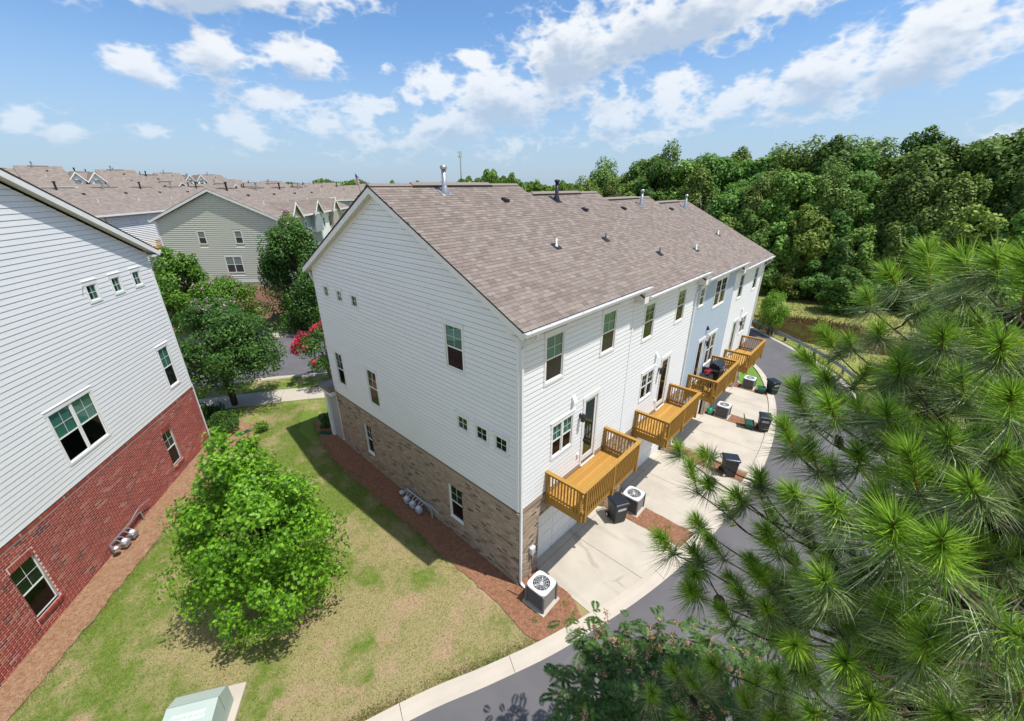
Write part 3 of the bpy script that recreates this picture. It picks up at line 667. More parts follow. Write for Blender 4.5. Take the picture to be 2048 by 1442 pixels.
# ------------------------------------------------------------------ roof kit
def shingle_slope(parent, e0, eu, ew, length, rise, n_ind, world, mo=None, exp_=.143, tab=.27, start=0.):
    """tabs on a slope. e0: eave corner, eu: unit along eave, ew: unit up the slope, length along eave, rise up-slope"""
    e0, eu, ew = map(lambda v: np.array(v, float), (e0, eu, ew)); en = np.cross(eu, ew)
    if en[2] < 0: en = -en
    rows = int(rise/exp_); items = []
    for r in range(rows+1):
        off = -rng.uniform(0, tab); a = off
        while a < length:
            L = tab*(rng.choice([.8,.95,1,1.1])); u, v = max(a, 0), min(a+L-.006, length)
            if v-u > .03: items.append((u, v, r*exp_, min(exp_+.03, rise-r*exp_+.005)))
            a += L
    def corners(u, v, s, h, lift):
        lo, hi = .016+lift, .006
        P = [(u,s,lo),(v,s,lo),(v,s+h,hi),(u,s+h,hi),(u,s,lo-.012),(v,s,lo-.012)]
        return [e0+eu*a+ew*b+en*c for a, b, c in P]
    FF = [(0,1,2,3),(4,5,1,0),(0,3,4),(1,5,2)]
    cen = np.array([e0+eu*(i[0]+i[1])/2+ew*i[2] for i in items])+np.array(world)
    d = np.linalg.norm(cen-CAM, axis=1); order = np.argsort(d)
    ind = set(order[:n_ind].tolist())
    for i in ind: u, v, s, h = items[i]; mk('shingle', corners(u, v, s, h, rng.uniform(0,.004)), FF, M['shingle_o'], parent)
    b = MB(); V = []; Fq = []; n = 0
    for i, (u, v, s, h) in enumerate(items):
        if i in ind: continue
        V += corners(u, v, s, h, rng.uniform(0,.004)); Fq += [tuple(q+n for q in f) for f in FF]; n += 6
    if V: mk('shingle_field', np.array(V), Fq, M['shingle_i'], parent)['kind'] = 'stuff'
def gutter(parent, x0, x1, y, z, name='gutter'):
    b = MB(); pr = [(-.0,.0),(-.02,-.11),(-.10,-.115),(-.128,-.03),(-.128,.0),(-.118,.0),(-.116,-.028),(-.095,-.103),(-.028,-.10),(-.01,0)]
    b.prism([(0, y+p, z+q) for p, q in pr], (x0,0,0), (x1,0,0))
    for e in (x0, x1): b.box(e-.002, e+.002, y-.125, y, z-.112, z-.002)
    b.box(x0, x1, y-.1, y-.03, z-.09, z-.086)
    o = b.build(name, M['gutter'], parent)
    h = MB(); k = x0+.3
    while k < x1: h.box(k-.012, k+.012, y-.124, y, z-.012, z-.003); k += .75
    h.build('gutter_strap', M['gutter'], o)
    return o
def downspout(w, s, z0, z1, parent=None, kick=.18, top=None):
    b = w.mb(); b.bx(s-.038, s+.038, .02, .085, z0+.12, z1)
    b.quad8([(s-.038,.02,z0+.12),(s+.038,.02,z0+.12),(s+.038,.085,z0+.14),(s-.038,.085,z0+.14),(s-.038,.02+kick,z0+.02),(s+.038,.02+kick,z0+.02),(s+.038,.085+kick,z0+.06),(s-.038,.085+kick,z0+.06)])
    if top:
        ts, to, tz = top
        b.quad8([(s-.038,.02,z1),(s+.038,.02,z1),(s+.038,.085,z1),(s-.038,.085,z1),(ts-.038,to-.033,tz-.12),(ts+.038,to-.033,tz-.12),(ts+.038,to+.033,tz-.12),(ts-.038,to+.033,tz-.12)])
        b.bx(ts-.038, ts+.038, to-.033, to+.033, tz-.12, tz)
    return b.build('downspout', M['gutter'], parent)
def vent_flue(parent, x, y, z, h=.85, r=.075, m_='metal'):
    b = MB(); b.lathe([(r*2.0,-.12),(r*1.9,.02),(r*1.15,.22),(r,.24),(r,h-.1)], (x,y,z), 14); o = b.build('flue_pipe', M[m_], parent, True)
    c = MB(); c.lathe([(r*1.05,h-.12),(r*1.5,h-.1),(r*1.5,h-.03),(r*1.2,h),(.01,h+.01)], (x,y,z), 14); c.build('flue_cap', M[m_], o)
    p = MB(); sl = .51; p.add([(x-.22,y-.2,z-.2*sl+.03),(x+.22,y-.2,z-.2*sl+.03),(x+.22,y+.2,z+.2*sl+.03),(x-.22,y+.2,z+.2*sl+.03)], [(0,1,2,3)]); p.build('flashing', M[m_], o)
def vent_pipe(parent, x, y, z, m_):
    b = MB(); b.lathe([(.09,-.06),(.042,.06),(.028,.07),(.028,.27)], (x,y,z), 10); o = b.build('vent_pipe', M[m_], parent, True)
    p = MB(); sl = .51; p.add([(x-.14,y-.16,z-.16*sl+.03),(x+.14,y-.16,z-.16*sl+.03),(x+.14,y+.14,z+.14*sl+.03),(x-.14,y+.14,z+.14*sl+.03)], [(0,1,2,3)]); p.build('flashing', M['black'], o)
def vent_box(parent, x, y, z):
    b = MB(); sl = .51; b.add([(x-.12,y-.13,z-.13*sl),(x+.12,y-.13,z-.13*sl),(x+.12,y+.13,z+.13*sl),(x-.12,y+.13,z+.13*sl),(x-.1,y-.16,z+.06),(x+.1,y-.16,z+.06),(x+.09,y+.08,z+.14),(x-.09,y+.08,z+.14)], BF)
    b.build('vent_hood', M['black'], parent)

# ------------------------------------------------------------------ the row of four townhouses
DEP, EAV, RDG, SL, OE, HB = 12.05, 9.10, 12.17, .51, .36, 3.18
YR = DEP/2; RT_TOP = 12.45
def deck(unit, w, x0, x1, zr):
    """hanging timber deck: rim frame > boards, posts, balusters, rails"""
    zf = zr-.97; D = 1.43
    b = MB(); b.box(x0, x1, -D+.02, -D+.06, zf-.27, zf-.03); b.box(x0, x0+.04, -D+.06, -.02, zf-.27, zf-.03); b.box(x1-.04, x1, -D+.06, -.02, zf-.27, zf-.03); b.box(x0+.04, x1-.04, -.06, -.015, zf-.25, zf-.03)
    k = x0+.45
    while k < x1-.2: b.box(k, k+.04, -D+.06, -.06, zf-.24, zf-.031); k += .41
    dk = b.build('deck', M['wood'], unit)
    n = 10; wd = (D-.03)/n
    for i in range(n): MB().box(x0-.015, x1+.015, -.02-wd*(i+1)+.006, -.02-wd*i, zf-.03, zf-.002+rng.uniform(-.001,.001)).build('deck_board', M['woodbd'], dk)
    ps = [(x0-.02,-.11),(x0-.02,-D+.06),(x0+.12,-D-.05),((x0+x1)/2,-D-.05),(x1-.12,-D-.05),(x1+.02-.09,-D+.06),(x1+.02-.09,-.11)]
    for (px, py) in ps: MB().box(px, px+.09, py, py+.09, zf-.33, zr-.035).build('post', M['wood'], dk)
    # rails
    def rail(p, q, nm):
        (xa, ya), (xb, yb) = p, q
        if nm == 'x': MB().box(xa, xb, ya-.02, ya+.02, zf+.07, zf+.16).build('rail', M['wood'], dk); MB().box(xa, xb, ya-.02, ya+.02, zr-.13, zr-.036).build('rail', M['wood'], dk)
        else: MB().box(xa-.02, xa+.02, ya, yb, zf+.07, zf+.16).build('rail', M['wood'], dk); MB().box(xa-.02, xa+.02, ya, yb, zr-.13, zr-.036).build('rail', M['wood'], dk)
    rail((x0, -D), (x1, -D), 'x'); rail((x0+.03, -D), (x0+.03, -.03), 'y'); rail((x1-.03, -D), (x1-.03, -.03), 'y')
    MB().box(x0-.06, x1+.06, -D-.07, -D+.075, zr-.034, zr).build('rail_cap', M['wood'], dk)
    for xx in (x0, x1): MB().box(xx-.05, xx+.09-.0 if xx == x0 else xx+.05, -D+.077, 0.0, zr-.034, zr).build('rail_cap', M['wood'], dk) if xx == x0 else MB().box(xx-.09, xx+.05, -D+.077, 0.0, zr-.034, zr).build('rail_cap', M['wood'], dk)
    bm_ = MB().box(-.018, .018, -.018, .018, 0, zr-zf-.09); me = bpy.data.meshes.new('baluster'); me.from_pydata(bm_.V, [], bm_.F); me.materials.append(M['wood'])
    k = x0+.16
    while k < x1-.1:
        if min(abs(k-p[0]-.045) for p in ps) > .07: link('baluster', me, dk, Matrix.Translation((k, -D-.036, zf+.02)))
        k += .118
    k = -D+.2
    while k < -.14:
        for xx in (x0-.006, x1+.006): link('baluster', me, dk, Matrix.Translation((xx, k, zf+.02)))
        k += .118
    return dk
def wall_lamp(w, s, z, unit):
    b = w.mb(); b.bx(s-.05, s+.05, -.01, .02, z-.08, z+.12); b.bx(s-.012, s+.012, .02, .14, z+.07, z+.095); o = b.build('wall_lamp', M['black'], unit)
    b = w.mb(); b.bx(s-.06, s+.06, .08, .2, z-.14, z+.07); b.build('lamp_housing', M['black'], o)
    b = w.mb(); b.quad8([(s-.085,.055,z+.075),(s+.085,.055,z+.075),(s+.085,.225,z+.075),(s-.085,.225,z+.075),(s-.02,.12,z+.15),(s+.02,.12,z+.15),(s+.02,.16,z+.15),(s-.02,.16,z+.15)]); b.build('lamp_hood', M['black'], o)
def dryer_hood(w, s, z, unit, m_='trim'):
    b = w.mb(); b.quad8([(s-.09,.0,z-.1),(s+.09,.0,z-.1),(s+.09,.13,z-.1),(s-.09,.13,z-.1),(s-.08,.0,z+.09),(s+.08,.0,z+.09),(s+.08,.03,z+.09),(s-.08,.03,z+.09)]); b.build('vent_cowl', M[m_], unit)
UNITS = [
 dict(wall='white', label='white end townhouse with tan brick base and a tall bare gable', up=[(1.12,1.92,'hung'),(4.1,4.92,'hung')], low=(1.57,2.63,4.37,5.53), door=(3.34,4.14,5.73), deck=(1.31,4.91), lamp=3.08, hood=2.6, glassdoor=True),
 dict(wall='white', label='white townhouse between the bare gable house and the blue house', up=[(1.02,1.84,'hung'),(4.1,4.92,'hung')], low=(1.50,2.58,4.33,5.5), door=(3.40,4.20,5.62), deck=(1.27,4.76), lamp=3.1, hood=2.6, glassdoor=True),
 dict(wall='blue', label='pale blue sided townhouse with a barbecue on its deck', up=[(.70,1.28,'small'),(2.92,4.62,'twin')], low=(3.22,4.46,3.76,5.49), door=(1.78,2.58,5.55), deck=(1.07,4.64), lamp=2.85, hood=2.7, glassdoor=True),
 dict(wall='white', label='white end townhouse beyond the blue one, by the guardrail', up=[(1.10,1.9,'hung'),(4.25,5.05,'hung')], low=(3.4,4.45,4.37,5.43), door=(1.7,2.5,5.55), deck=(.95,4.55), lamp=2.95, hood=3.0, glassdoor=False)]
units = []
for k, u in enumerate(UNITS):
    T = empty('townhouse', (UW*k, 0, -USTEP*k)); tag(T, u['label'], 'townhouse', 'townhouses of the four unit row'); units.append(T)
    fw = Wall(T, (1,0,0), (0,-1,0)); mt = M[u['wall']]
    x1 = UW
    # structural mass: gable prism
    b = MB(); prof = [(0,.06,.0),(0,DEP-.06,.0),(0,DEP-.06,EAV),(0,YR,RDG-.03),(0,.06,EAV)]
    prof2 = [(0,.06,HB-.02),(0,DEP-.06,HB-.02),(0,DEP-.06,EAV-.02),(0,YR,RDG-.06),(0,.06,EAV-.02)]
    b.prism(prof2, (.06 if k == 0 else .005,0,0), (UW-.06 if k == 3 else UW-.005,0,0)); core = b.build('wall', M['core'], T)
    b = MB(); b.box(.17 if k == 0 else .003, UW-.003, .5, DEP-.06, -.6, HB-.021); b.build('garage_mass', M['core'], T)
    # openings on the alley front
    ops = []
    for (a, c, st) in u['up']:
        z0, z1 = (7.72, 8.58) if st == 'small' else (7.2, 8.6)
        ops.append(opening(a, c, z0, z1))
    a, c, z0, z1 = u['low']; ops.append(opening(a, c, z0, z1))
    da, dc, dz = u['door']; ops.append((da-.1, dc+.1, 3.05, dz+.17))
    zs = HB+.02
    planks(fw, lambda z: .085, lambda z: UW-.0 if k < 3 else UW-.085, zs, EAV-.16, .164, ops, mt, core)
    fw.mb().bx(-.0, .085, -.03, .022, zs, EAV-.1).build('corner_trim', mt if k != 2 else M['trim'], T)
    if k == 3: fw.mb().bx(UW-.085, UW, -.03, .022, zs, EAV-.1).build('corner_trim', mt, T)
    fw.mb().bx(-.0, UW, -.03, .02, EAV-.16, EAV-.02).build('frieze_board', mt, T)
    fw.mb().bx(0, UW, -.1, .016, HB-.012, HB+.02).build('siding_starter', M['black'], T)
    for (a, c, st) in u['up']:
        z0, z1 = (7.72, 8.58) if st == 'small' else (7.2, 8.6)
        window(fw, a, c, z0, z1, 'twin' if st == 'twin' else 'hung', blinds=.98 if k == 0 else .0 if k == 2 else .15)
    a, c, z0, z1 = u['low']; window(fw, a, c, z0, z1, 'twin', blinds=.5 if k == 0 else .0)
    # door
    b = fw.mb(); b.bx(da-.1, da, -.03, .03, 3.05, dz); b.bx(dc, dc+.1, -.03, .03, 3.05, dz); b.bx(da-.12, dc+.12, -.03, .034, dz, dz+.16); dr = b.build('door', M['trim'], T)
    fw.mb().bx(da, dc, -.058, -.05, 3.1, dz).build('room_backing', M['dark'], dr)
    b = fw.mb(); b.bx(da, da+.11, -.045, -.01, 3.12, dz); b.bx(dc-.11, dc, -.045, -.01, 3.12, dz); b.bx(da+.11, dc-.11, -.045, -.01, 3.12, 3.42); b.bx(da+.11, dc-.11, -.045, -.01, dz-.12, dz); b.build('door_leaf', M['trim'], dr)
    fw.mb().bx(da+.11, dc-.11, -.03, -.025, 3.42, dz-.12).build('pane', M['screen'] if k in (1,2) else M['glass'], dr)
    if k == 3:
        b = fw.mb(); q = da+.16
        while q < dc-.16: b.bx(q, q+.05, -.049, -.04, 3.44, dz-.14); q += .075
        b.build('blind', M['blind'], dr)
    fw.mb().bx(da-.05, dc+.05, -.05, .07, 3.05, 3.12).build('threshold', M['trim'], dr)
    fw.mb().bx(da+.03, da+.06, -.01, .05, 4.1, 4.22).build('door_handle', M['black'], dr)
    wall_lamp(fw, u['lamp'], 5.25, T); dryer_hood(fw, u['hood'], 6.15, T, 'trim' if k != 2 else 'black')
    fw.mb().bx(da-.3, da-.2, .0, .06, 3.62, 3.74).build('outlet_cover', M['trim'], T)
    deck(T, fw, u['deck'][0], u['deck'][1], 4.0)
    # garage level: brick piers, lintel, door
    gx0, gx1 = (1.0, 5.45) if k < 2 else (.75, 5.2)
    gops = [(gx0, gx1, -.6, 2.3)]
    mz0 = -.06*UW-.3
    mb = mortar_panels(fw, 0, UW, mz0, HB-.03, gops, M['mortar_tan'], T)
    bricks(fw, .004, UW, mz0, HB-.14, gops, M['tanbrick_o'], M['tanbrick_i'], None, mb, 90 if k == 0 else 0, lambda s, z: (s+UW*k, 0, z))
    soldier(fw, .0, UW, HB-.125, .1, M['tanbrick_o'] if k == 0 else M['tanbrick_i'], mb, .03, .21) if False else fw.mb().bx(0, UW, -.02, .035, HB-.125, HB-.02).build('brick_ledge', M['tanbrick_i'], T)
    gd = fw.mb().bx(gx0, gx1, -.30, -.27, mz0, 2.3).build('garage_door', M['trim'], T)
    for r in range(4):
        for q in range(4):
            wq = (gx1-gx0)/4; hq = .52
            fw.mb().bx(gx0+q*wq+.05, gx0+(q+1)*wq-.05, -.27, -.258, .06-.2+r*hq+.04, .06-.2+(r+1)*hq-.04).build('door_panel', M['trim'], gd)
    # roof
    xl = -.26 if k == 0 else -.02; xr = UW+.38
    def zt(y): return RT_TOP-SL*abs(y-YR)
    rb = MB(); P = [(0,-OE,zt(-OE)),(0,YR,RT_TOP),(0,DEP+OE,zt(DEP+OE)),(0,DEP+OE,zt(DEP+OE)-.05),(0,YR,RT_TOP-.06),(0,-OE,zt(-OE)-.05)]
    rb.prism(P, (xl,0,0), (xr,0,0)); rf = rb.build('roof', M['roof'], T)
    cs = 1/math.hypot(1, SL); ew = np.array([0, cs, SL*cs]); rise = (YR+OE)/cs
    shingle_slope(rf, (xl-.012,-OE-.02,zt(-OE-.02)), (1,0,0), ew, xr-xl+.024, rise+.02, 300 if k == 0 else 200 if k == 1 else 0, (UW*k,0,-USTEP*k))
    # back slope, plain courses
    shingle_slope(rf, (xl-.012,DEP+OE,zt(DEP+OE)), (1,0,0), np.array([0,-cs,SL*cs]), xr-xl+.024, rise, 0, (UW*k,0,-USTEP*k), exp_=.29, tab=.9)
    rv = MB(); rv.prism([(0,YR-.16,RT_TOP-.03),(0,YR,RT_TOP+.045),(0,YR+.16,RT_TOP-.03),(0,YR,RT_TOP-.0)], (xl,0,0), (xr,0,0)); rv.build('ridge_cap', M['shingle_i'], rf)
    rv = MB(); rv.prism([(0,YR-.19,RT_TOP-.02),(0,YR,RT_TOP+.085),(0,YR+.19,RT_TOP-.02)], (1.3,0,0), (4.9,0,0)); rv.build('ridge_vent', M['shingle_i'], rf)
    rv = MB(); rv.box(1.28,4.92,YR-.2,YR-.185,RT_TOP-.09,RT_TOP-.01); rv.build('ridge_vent_edge', M['black'], rf)
    # eave box, fascia, gutter
    zE = zt(-OE)
    b = MB(); b.box(xl+.02, xr-.02, -OE+.005, -OE+.03, zE-.2, zE-.04); b.build('fascia', M['trim'], T)
    b = MB(); b.box(xl+.02, xr-.02, -OE+.03, .05, zE-.19, zE-.17); b.build('soffit', M['soffit'], T)
    gutter(T, xl if k == 0 else .345, xr-.04, -OE+.004, zE-.03)
    # rake boards at exposed ends
    for (xx, sg) in (((xl, -1),) if k == 0 else ())+((xr, 1),):
        for (ya, yb) in ((-OE, YR), (YR, DEP+OE)):
            za, zb = zt(ya)-.05, zt(yb)-.05
            b = MB(); xa, xb = (xx, xx+.03) if sg < 0 else (xx-.03, xx)
            b.add([(xa,ya,za-.19),(xb,ya,za-.19),(xb,yb,zb-.19),(xa,yb,zb-.19),(xa,ya,za+.004),(xb,ya,za+.004),(xb,yb,zb+.004),(xa,yb,zb+.004)], BF); b.build('rake_board', M['trim'], T)
            b = MB(); xa, xb = (xx+.03, .06) if sg < 0 else (UW-.06, xx-.03)
            b.add([(xa,ya,za-.16),(xb,ya,za-.16),(xb,yb,zb-.16),(xa,yb,zb-.16),(xa,ya,za-.145),(xb,ya,za-.145),(xb,yb,zb-.145),(xa,yb,zb-.145)], BF); b.build('rake_soffit', M['soffit'], T)
        if k < 3 and sg > 0:
            b = MB(); b.prism([(0,-OE-.02,zE-.62),(0,.0,zE-.62),(0,.0,zt(0)-.07),(0,-OE-.02,zE-.07)], (UW+.002,0,0), (xr-.045,0,0)); b.build('eave_return', M['trim'], T)
    if k == 0:
        b = MB(); b.prism([(0,-OE+.034,zE-.235),(0,.28,zE-.235),(0,.28,zt(.28)-.07),(0,-OE+.03,zE-.06)], (-.2,0,0), (-.04,0,0)); b.build('eave_return', M['trim'], T)
# vents on the roofs (positions in the unit's frame)
for k, x, y, m_ in ((0,2.32,5.51,'metal'),(1,8.57,5.44,'black'),(2,16.39,5.23,'metal'),(3,22.91,5.2,'metal')): vent_flue(units[k], x-UW*k, y, RT_TOP-SL*(YR-y), .86, .08, m_)
for k, x, y in ((0,4.67,4.91),(1,9.6,4.6),(2,14.04,5.06),(3,20.59,5.19)): vent_box(units[k], x-UW*k, y, RT_TOP-SL*(YR-y))
for k, x, y, m_ in ((0,4.32,2.18,'trim'),(1,8.23,2.59,'black'),(1,10.57,1.23,'black'),(2,15.16,1.3,'trim'),(3,21.55,2.32,'trim')): vent_pipe(units[k], x-UW*k, y, RT_TOP-SL*(YR-y)+.02, m_)
# the bare gable end
T = units[0]; gw = Wall(T, (0,1,0), (-1,0,0))
gsl = lambda z: .085 if z < EAV else .085+(z-EAV)/SL*1.0
gsr = lambda z: DEP-.085 if z < EAV else DEP-.085-(z-EAV)/SL
GW = [(10.8,11.22,8.07,8.52,'fixed'),(9.6,10.04,8.07,8.52,'fixed'),(8.38,8.84,8.07,8.52,'fixed'),(2.24,3.02,7.22,8.63,'hung'),(10.66,11.34,3.86,5.46,'hung'),(7.76,8.5,3.86,5.46,'hung'),(2.19,2.68,5.12,5.6,'fixed'),(1.3,1.79,5.12,5.6,'fixed'),(.46,.95,5.12,5.6,'fixed')]
core = [c for c in T.children if c.name.startswith('wall') and not c.name.startswith('wall_')][0]
gops = [opening(a, b, c, d, .075, .12) for a, b, c, d, _ in GW]
planks(gw, gsl, gsr, HB+.02, RDG-.1, .164, gops, M['white'], core, lip=.012, chan=.023)
for i, (a, b, c, d, st) in enumerate(GW): window(gw, a, b, c, d, st, .075, .12, blinds=.97 if i == 3 else 0, curtain=(i in (1,2)))
for s in (0, DEP-.085): gw.mb().bx(s, s+.085, -.03, .022, HB+.02, EAV+.02).build('corner_trim', M['white'], T)
gw.mb().bx(0, DEP, -.1, .016, HB-.012, HB+.02).build('siding_starter', M['black'], T)
for (ya, yb) in ((0, YR), (YR, DEP)):
    za, zb = RT_TOP-SL*abs(ya-YR)-.34, RT_TOP-SL*abs(yb-YR)-.34
    b = gw.mb(); b.quad8([(ya,-.03,za-.0),(yb,-.03,zb),(yb,.02,zb),(ya,.02,za),(ya,-.03,za+.16),(yb,-.03,zb+.16),(yb,.02,zb+.16),(ya,.02,za+.16)]); b.build('frieze_board', M['white'], T)
bops = [(2.72,3.49,.80,2.38),(8.96,9.6,.80,2.40)]
mb = mortar_panels(gw, -.0, DEP, -.3, HB-.03, bops, M['mortar_tan'], T)
bricks(gw, -.008, DEP, -.3, HB-.115, bops, M['tanbrick_o'], M['tanbrick_i'], None, mb, 205, lambda s, z: (0, s, z))
gw.mb().bx(0, DEP, -.02, .012, HB-.11, HB-.02).build('brick_ledge', M['tanbrick_i'], T)
gw.mb().bx(-.03, .22, .0, .05, HB-.13, HB-.03).build('brick_cap', M['tanbrick_o'], T)
for a, b, c, d in bops: window(gw, a+.02, b-.02, c+.03, d-.02, 'hung', casing=False, blinds=.0 if a < 5 else .5)
gw.mb().bx(3.75,3.8,.0,.03,8.98,9.05).build('wall_hook', M['trim'], T)
fw = Wall(T, (1,0,0), (0,-1,0))
downspout(fw, .06, .02, 8.55, T, top=(.34,.30,9.0)); downspout(Wall(T, (-1,0,0), (0,1,0), (0,DEP,0)), .06-.1, .2, 8.5, T, top=(.0,.3,8.95))
downspout(Wall(units[2], (1,0,0), (0,-1,0)), .03, 0.1, 8.5, units[2], top=(.42,.36,9.0))
downspout(Wall(units[3], (1,0,0), (0,-1,0)), UW-.05, -.2, 8.5, units[3], top=(UW+.2,.36,9.0))
# small back porch with its own roof and post
b = MB(); b.box(-.25,1.4,DEP+.02,DEP+1.35,HB-.25,HB-.02); po = b.build('porch_beam', M['trim'], T)
b = MB(); b.add([(-.32,DEP,HB+.28),(1.5,DEP,HB+.28),(1.5,DEP+1.5,HB-.01),(-.32,DEP+1.5,HB-.01),(-.32,DEP,HB-.018),(1.5,DEP,HB-.018),(1.5,DEP+1.5,HB-.018),(-.32,DEP+1.5,HB-.018)], [(3,2,1,0),(0,1,5,4),(1,2,6,5),(2,3,7,6),(3,0,4,7)]); b.build('porch_roof', M['farroof'], T)
b = MB(); b.box(-.1,.12,DEP+1.0,DEP+1.25,-.1,HB-.25); b.build('porch_post', M['trim'], T)
b = MB(); b.box(.02,.1,DEP+.0,DEP+1.0,-.1,HB-.25); b.build('porch_screen', mat('grey_panel', (.33,.35,.38), .7), T)

# ------------------------------------------------------------------ the neighbouring white house on red brick
LB = (-4.71, 17.39, 0); LPHI = .6453
LD = np.array([-math.sin(LPHI), -math.cos(LPHI)]); LNv = np.array([math.cos(LPHI), -math.sin(LPHI)])
H = empty('brick_house', LB, math.atan2(LD[1], LD[0])); tag(H, 'white sided house on a red brick ground floor', 'house')
lw = Wall(H, (1,0,0), (0,1,0))
def lworld(s, z): return (LB[0]+LD[0]*s, LB[1]+LD[1]*s, z)
LEN, LE, LHB, LSL = 12.4, 9.82, 3.34, .53; LM = LEN/2; LRD = LE+LM*LSL
b = MB(); b.prism([(.06,0,LHB-.02),(LEN-.06,0,LHB-.02),(LEN-.06,0,LE-.02),(LM,0,LRD-.06),(.06,0,LE-.02)], (0,-.06,0), (0,-12,0)); core = b.build('wall', M['core'], H)
b = MB(); b.box(.06,LEN-.06,-12,-.17,-.6,LHB-.021); b.build('ground_floor_mass', M['core'], H)
LWIN = [(3.3,3.75,8.64,9.19,'fixed'),(2.05,2.48,8.64,9.19,'fixed'),(.85,1.27,8.64,9.19,'fixed'),(.76,1.44,4.02,5.82,'hung'),(5.38,7.12,4.08,5.84,'twin')]
planks(lw, lambda z: .085 if z < LE else .085+(z-LE)/LSL, lambda z: LEN-.085 if z < LE else LEN-.085-(z-LE)/LSL, LHB+.02, LRD-.1, .170, [opening(*q[:4]) for q in LWIN], M['white2'], core)
for i, q in enumerate(LWIN): window(lw, *q[:4], q[4], blinds=.97 if i == 3 else .5 if i == 4 else 0, curtain=i < 3)
for s in (0, LEN-.085): lw.mb().bx(s, s+.085, -.03, .022, LHB+.02, LE+.02).build('corner_trim', M['white2'], H)
lw.mb().bx(0, LEN, -.1, .016, LHB-.012, LHB+.02).build('siding_starter', M['black'], H)
lb = [(2.3,3.0,.80,2.46),(9.34,10.12,.72,2.5)]
holes = lb+[(a-.0, b, d, d+.215) for a, b, c, d in lb]+[(a-.06, b+.06, c-.115, c) for a, b, c, d in lb]
mb = mortar_panels(lw, 0, LEN, -.35, LHB-.03, lb, M['mortar_red'], H)
bricks(lw, 0, LEN, -.35, LHB-.14, holes, M['redbrick_o'], M['redbrick_i'], None, mb, 240, lworld)
soldier(lw, .0, LEN, LHB-.13, .105, M['redbrick_o'], mb, .028)
for a, b, c, d in lb:
    window(lw, a, b, c, d, 'hung', casing=False, blinds=.9)
    soldier(lw, a, b, d+.008, .2, M['redbrick_o'], mb, .008)
    soldier(lw, a-.06, b+.06, c-.11, .1, M['redbrick_o'], mb, .055)
def lz(s): return LRD+.27-LSL*abs(s-LM)
b = MB(); OEL = .42; RK = .30
b.prism([(-OEL,0,lz(-OEL)),(LM,0,lz(LM)),(LEN+OEL,0,lz(LEN+OEL)),(LEN+OEL,0,lz(LEN+OEL)-.05),(LM,0,lz(LM)-.06),(-OEL,0,lz(-OEL)-.05)], (0,RK,0), (0,-12.3,0)); rf = b.build('roof', M['roof'], H)
cs = 1/math.hypot(1, LSL)
shingle_slope(rf, (-OEL-.02,RK+.01,lz(-OEL-.02)), (0,-1,0), np.array([cs,0,LSL*cs]), 12.6, (LM+OEL)/cs, 0, (0,0,0), exp_=.143)
shingle_slope(rf, (LEN+OEL+.02,RK+.01,lz(-OEL-.02)), (0,-1,0), np.array([-cs,0,LSL*cs]), 12.6, (LM+OEL)/cs, 0, (0,0,0), exp_=.29, tab=.9)
for sa, sb in ((-OEL, LM), (LM, LEN+OEL)):
    za, zb = lz(sa)-.05, lz(sb)-.05
    for nm, o0, o1, h0, h1, mm in (('rake_board', RK-.03, RK, -.2, .004, 'trim'), ('rake_soffit', .0, RK-.03, -.17, -.155, 'soffit')):
        b = lw.mb(); b.quad8([(sa,o0,za+h0),(sb,o0,zb+h0),(sb,o1,zb+h0),(sa,o1,za+h0),(sa,o0,za+h1),(sb,o0,zb+h1),(sb,o1,zb+h1),(sa,o1,za+h1)]); b.build(nm, M[mm], H)
zE = lz(-OEL)
b = lw.mb(); b.bx(-OEL, .04, .0, RK-.032, zE-.25, zE-.17); b.build('eave_return', M['trim'], H)
b = MB(); b.box(-OEL-.03, -OEL, -12.2, RK, zE-.2, zE-.04); b.build('fascia', M['trim'], H)
b = MB(); b.box(-OEL-.15, -OEL-.03, -12.2, RK, zE-.15, zE-.03); b.build('gutter', M['gutter'], H)
dw = Wall(H, (0,-1,0), (-1,0,0)); downspout(dw, -.02+.06, LHB, 9.2, H, kick=.05, top=(-.05,.42,9.62)); 
b = dw.mb(); b.bx(.0,.076,.05,.115,.3,LHB+.12); b.build('downspout', M['gutter'], H)
lw.mb().quad8([(4.0,.0,8.9),(4.02,.0,8.9),(4.02,.02,8.9),(4.0,.02,8.9),(3.86,.0,9.22),(3.88,.0,9.22),(3.88,.02,9.22),(3.86,.02,9.22)]).build('siding_clip', M['metal'], H)
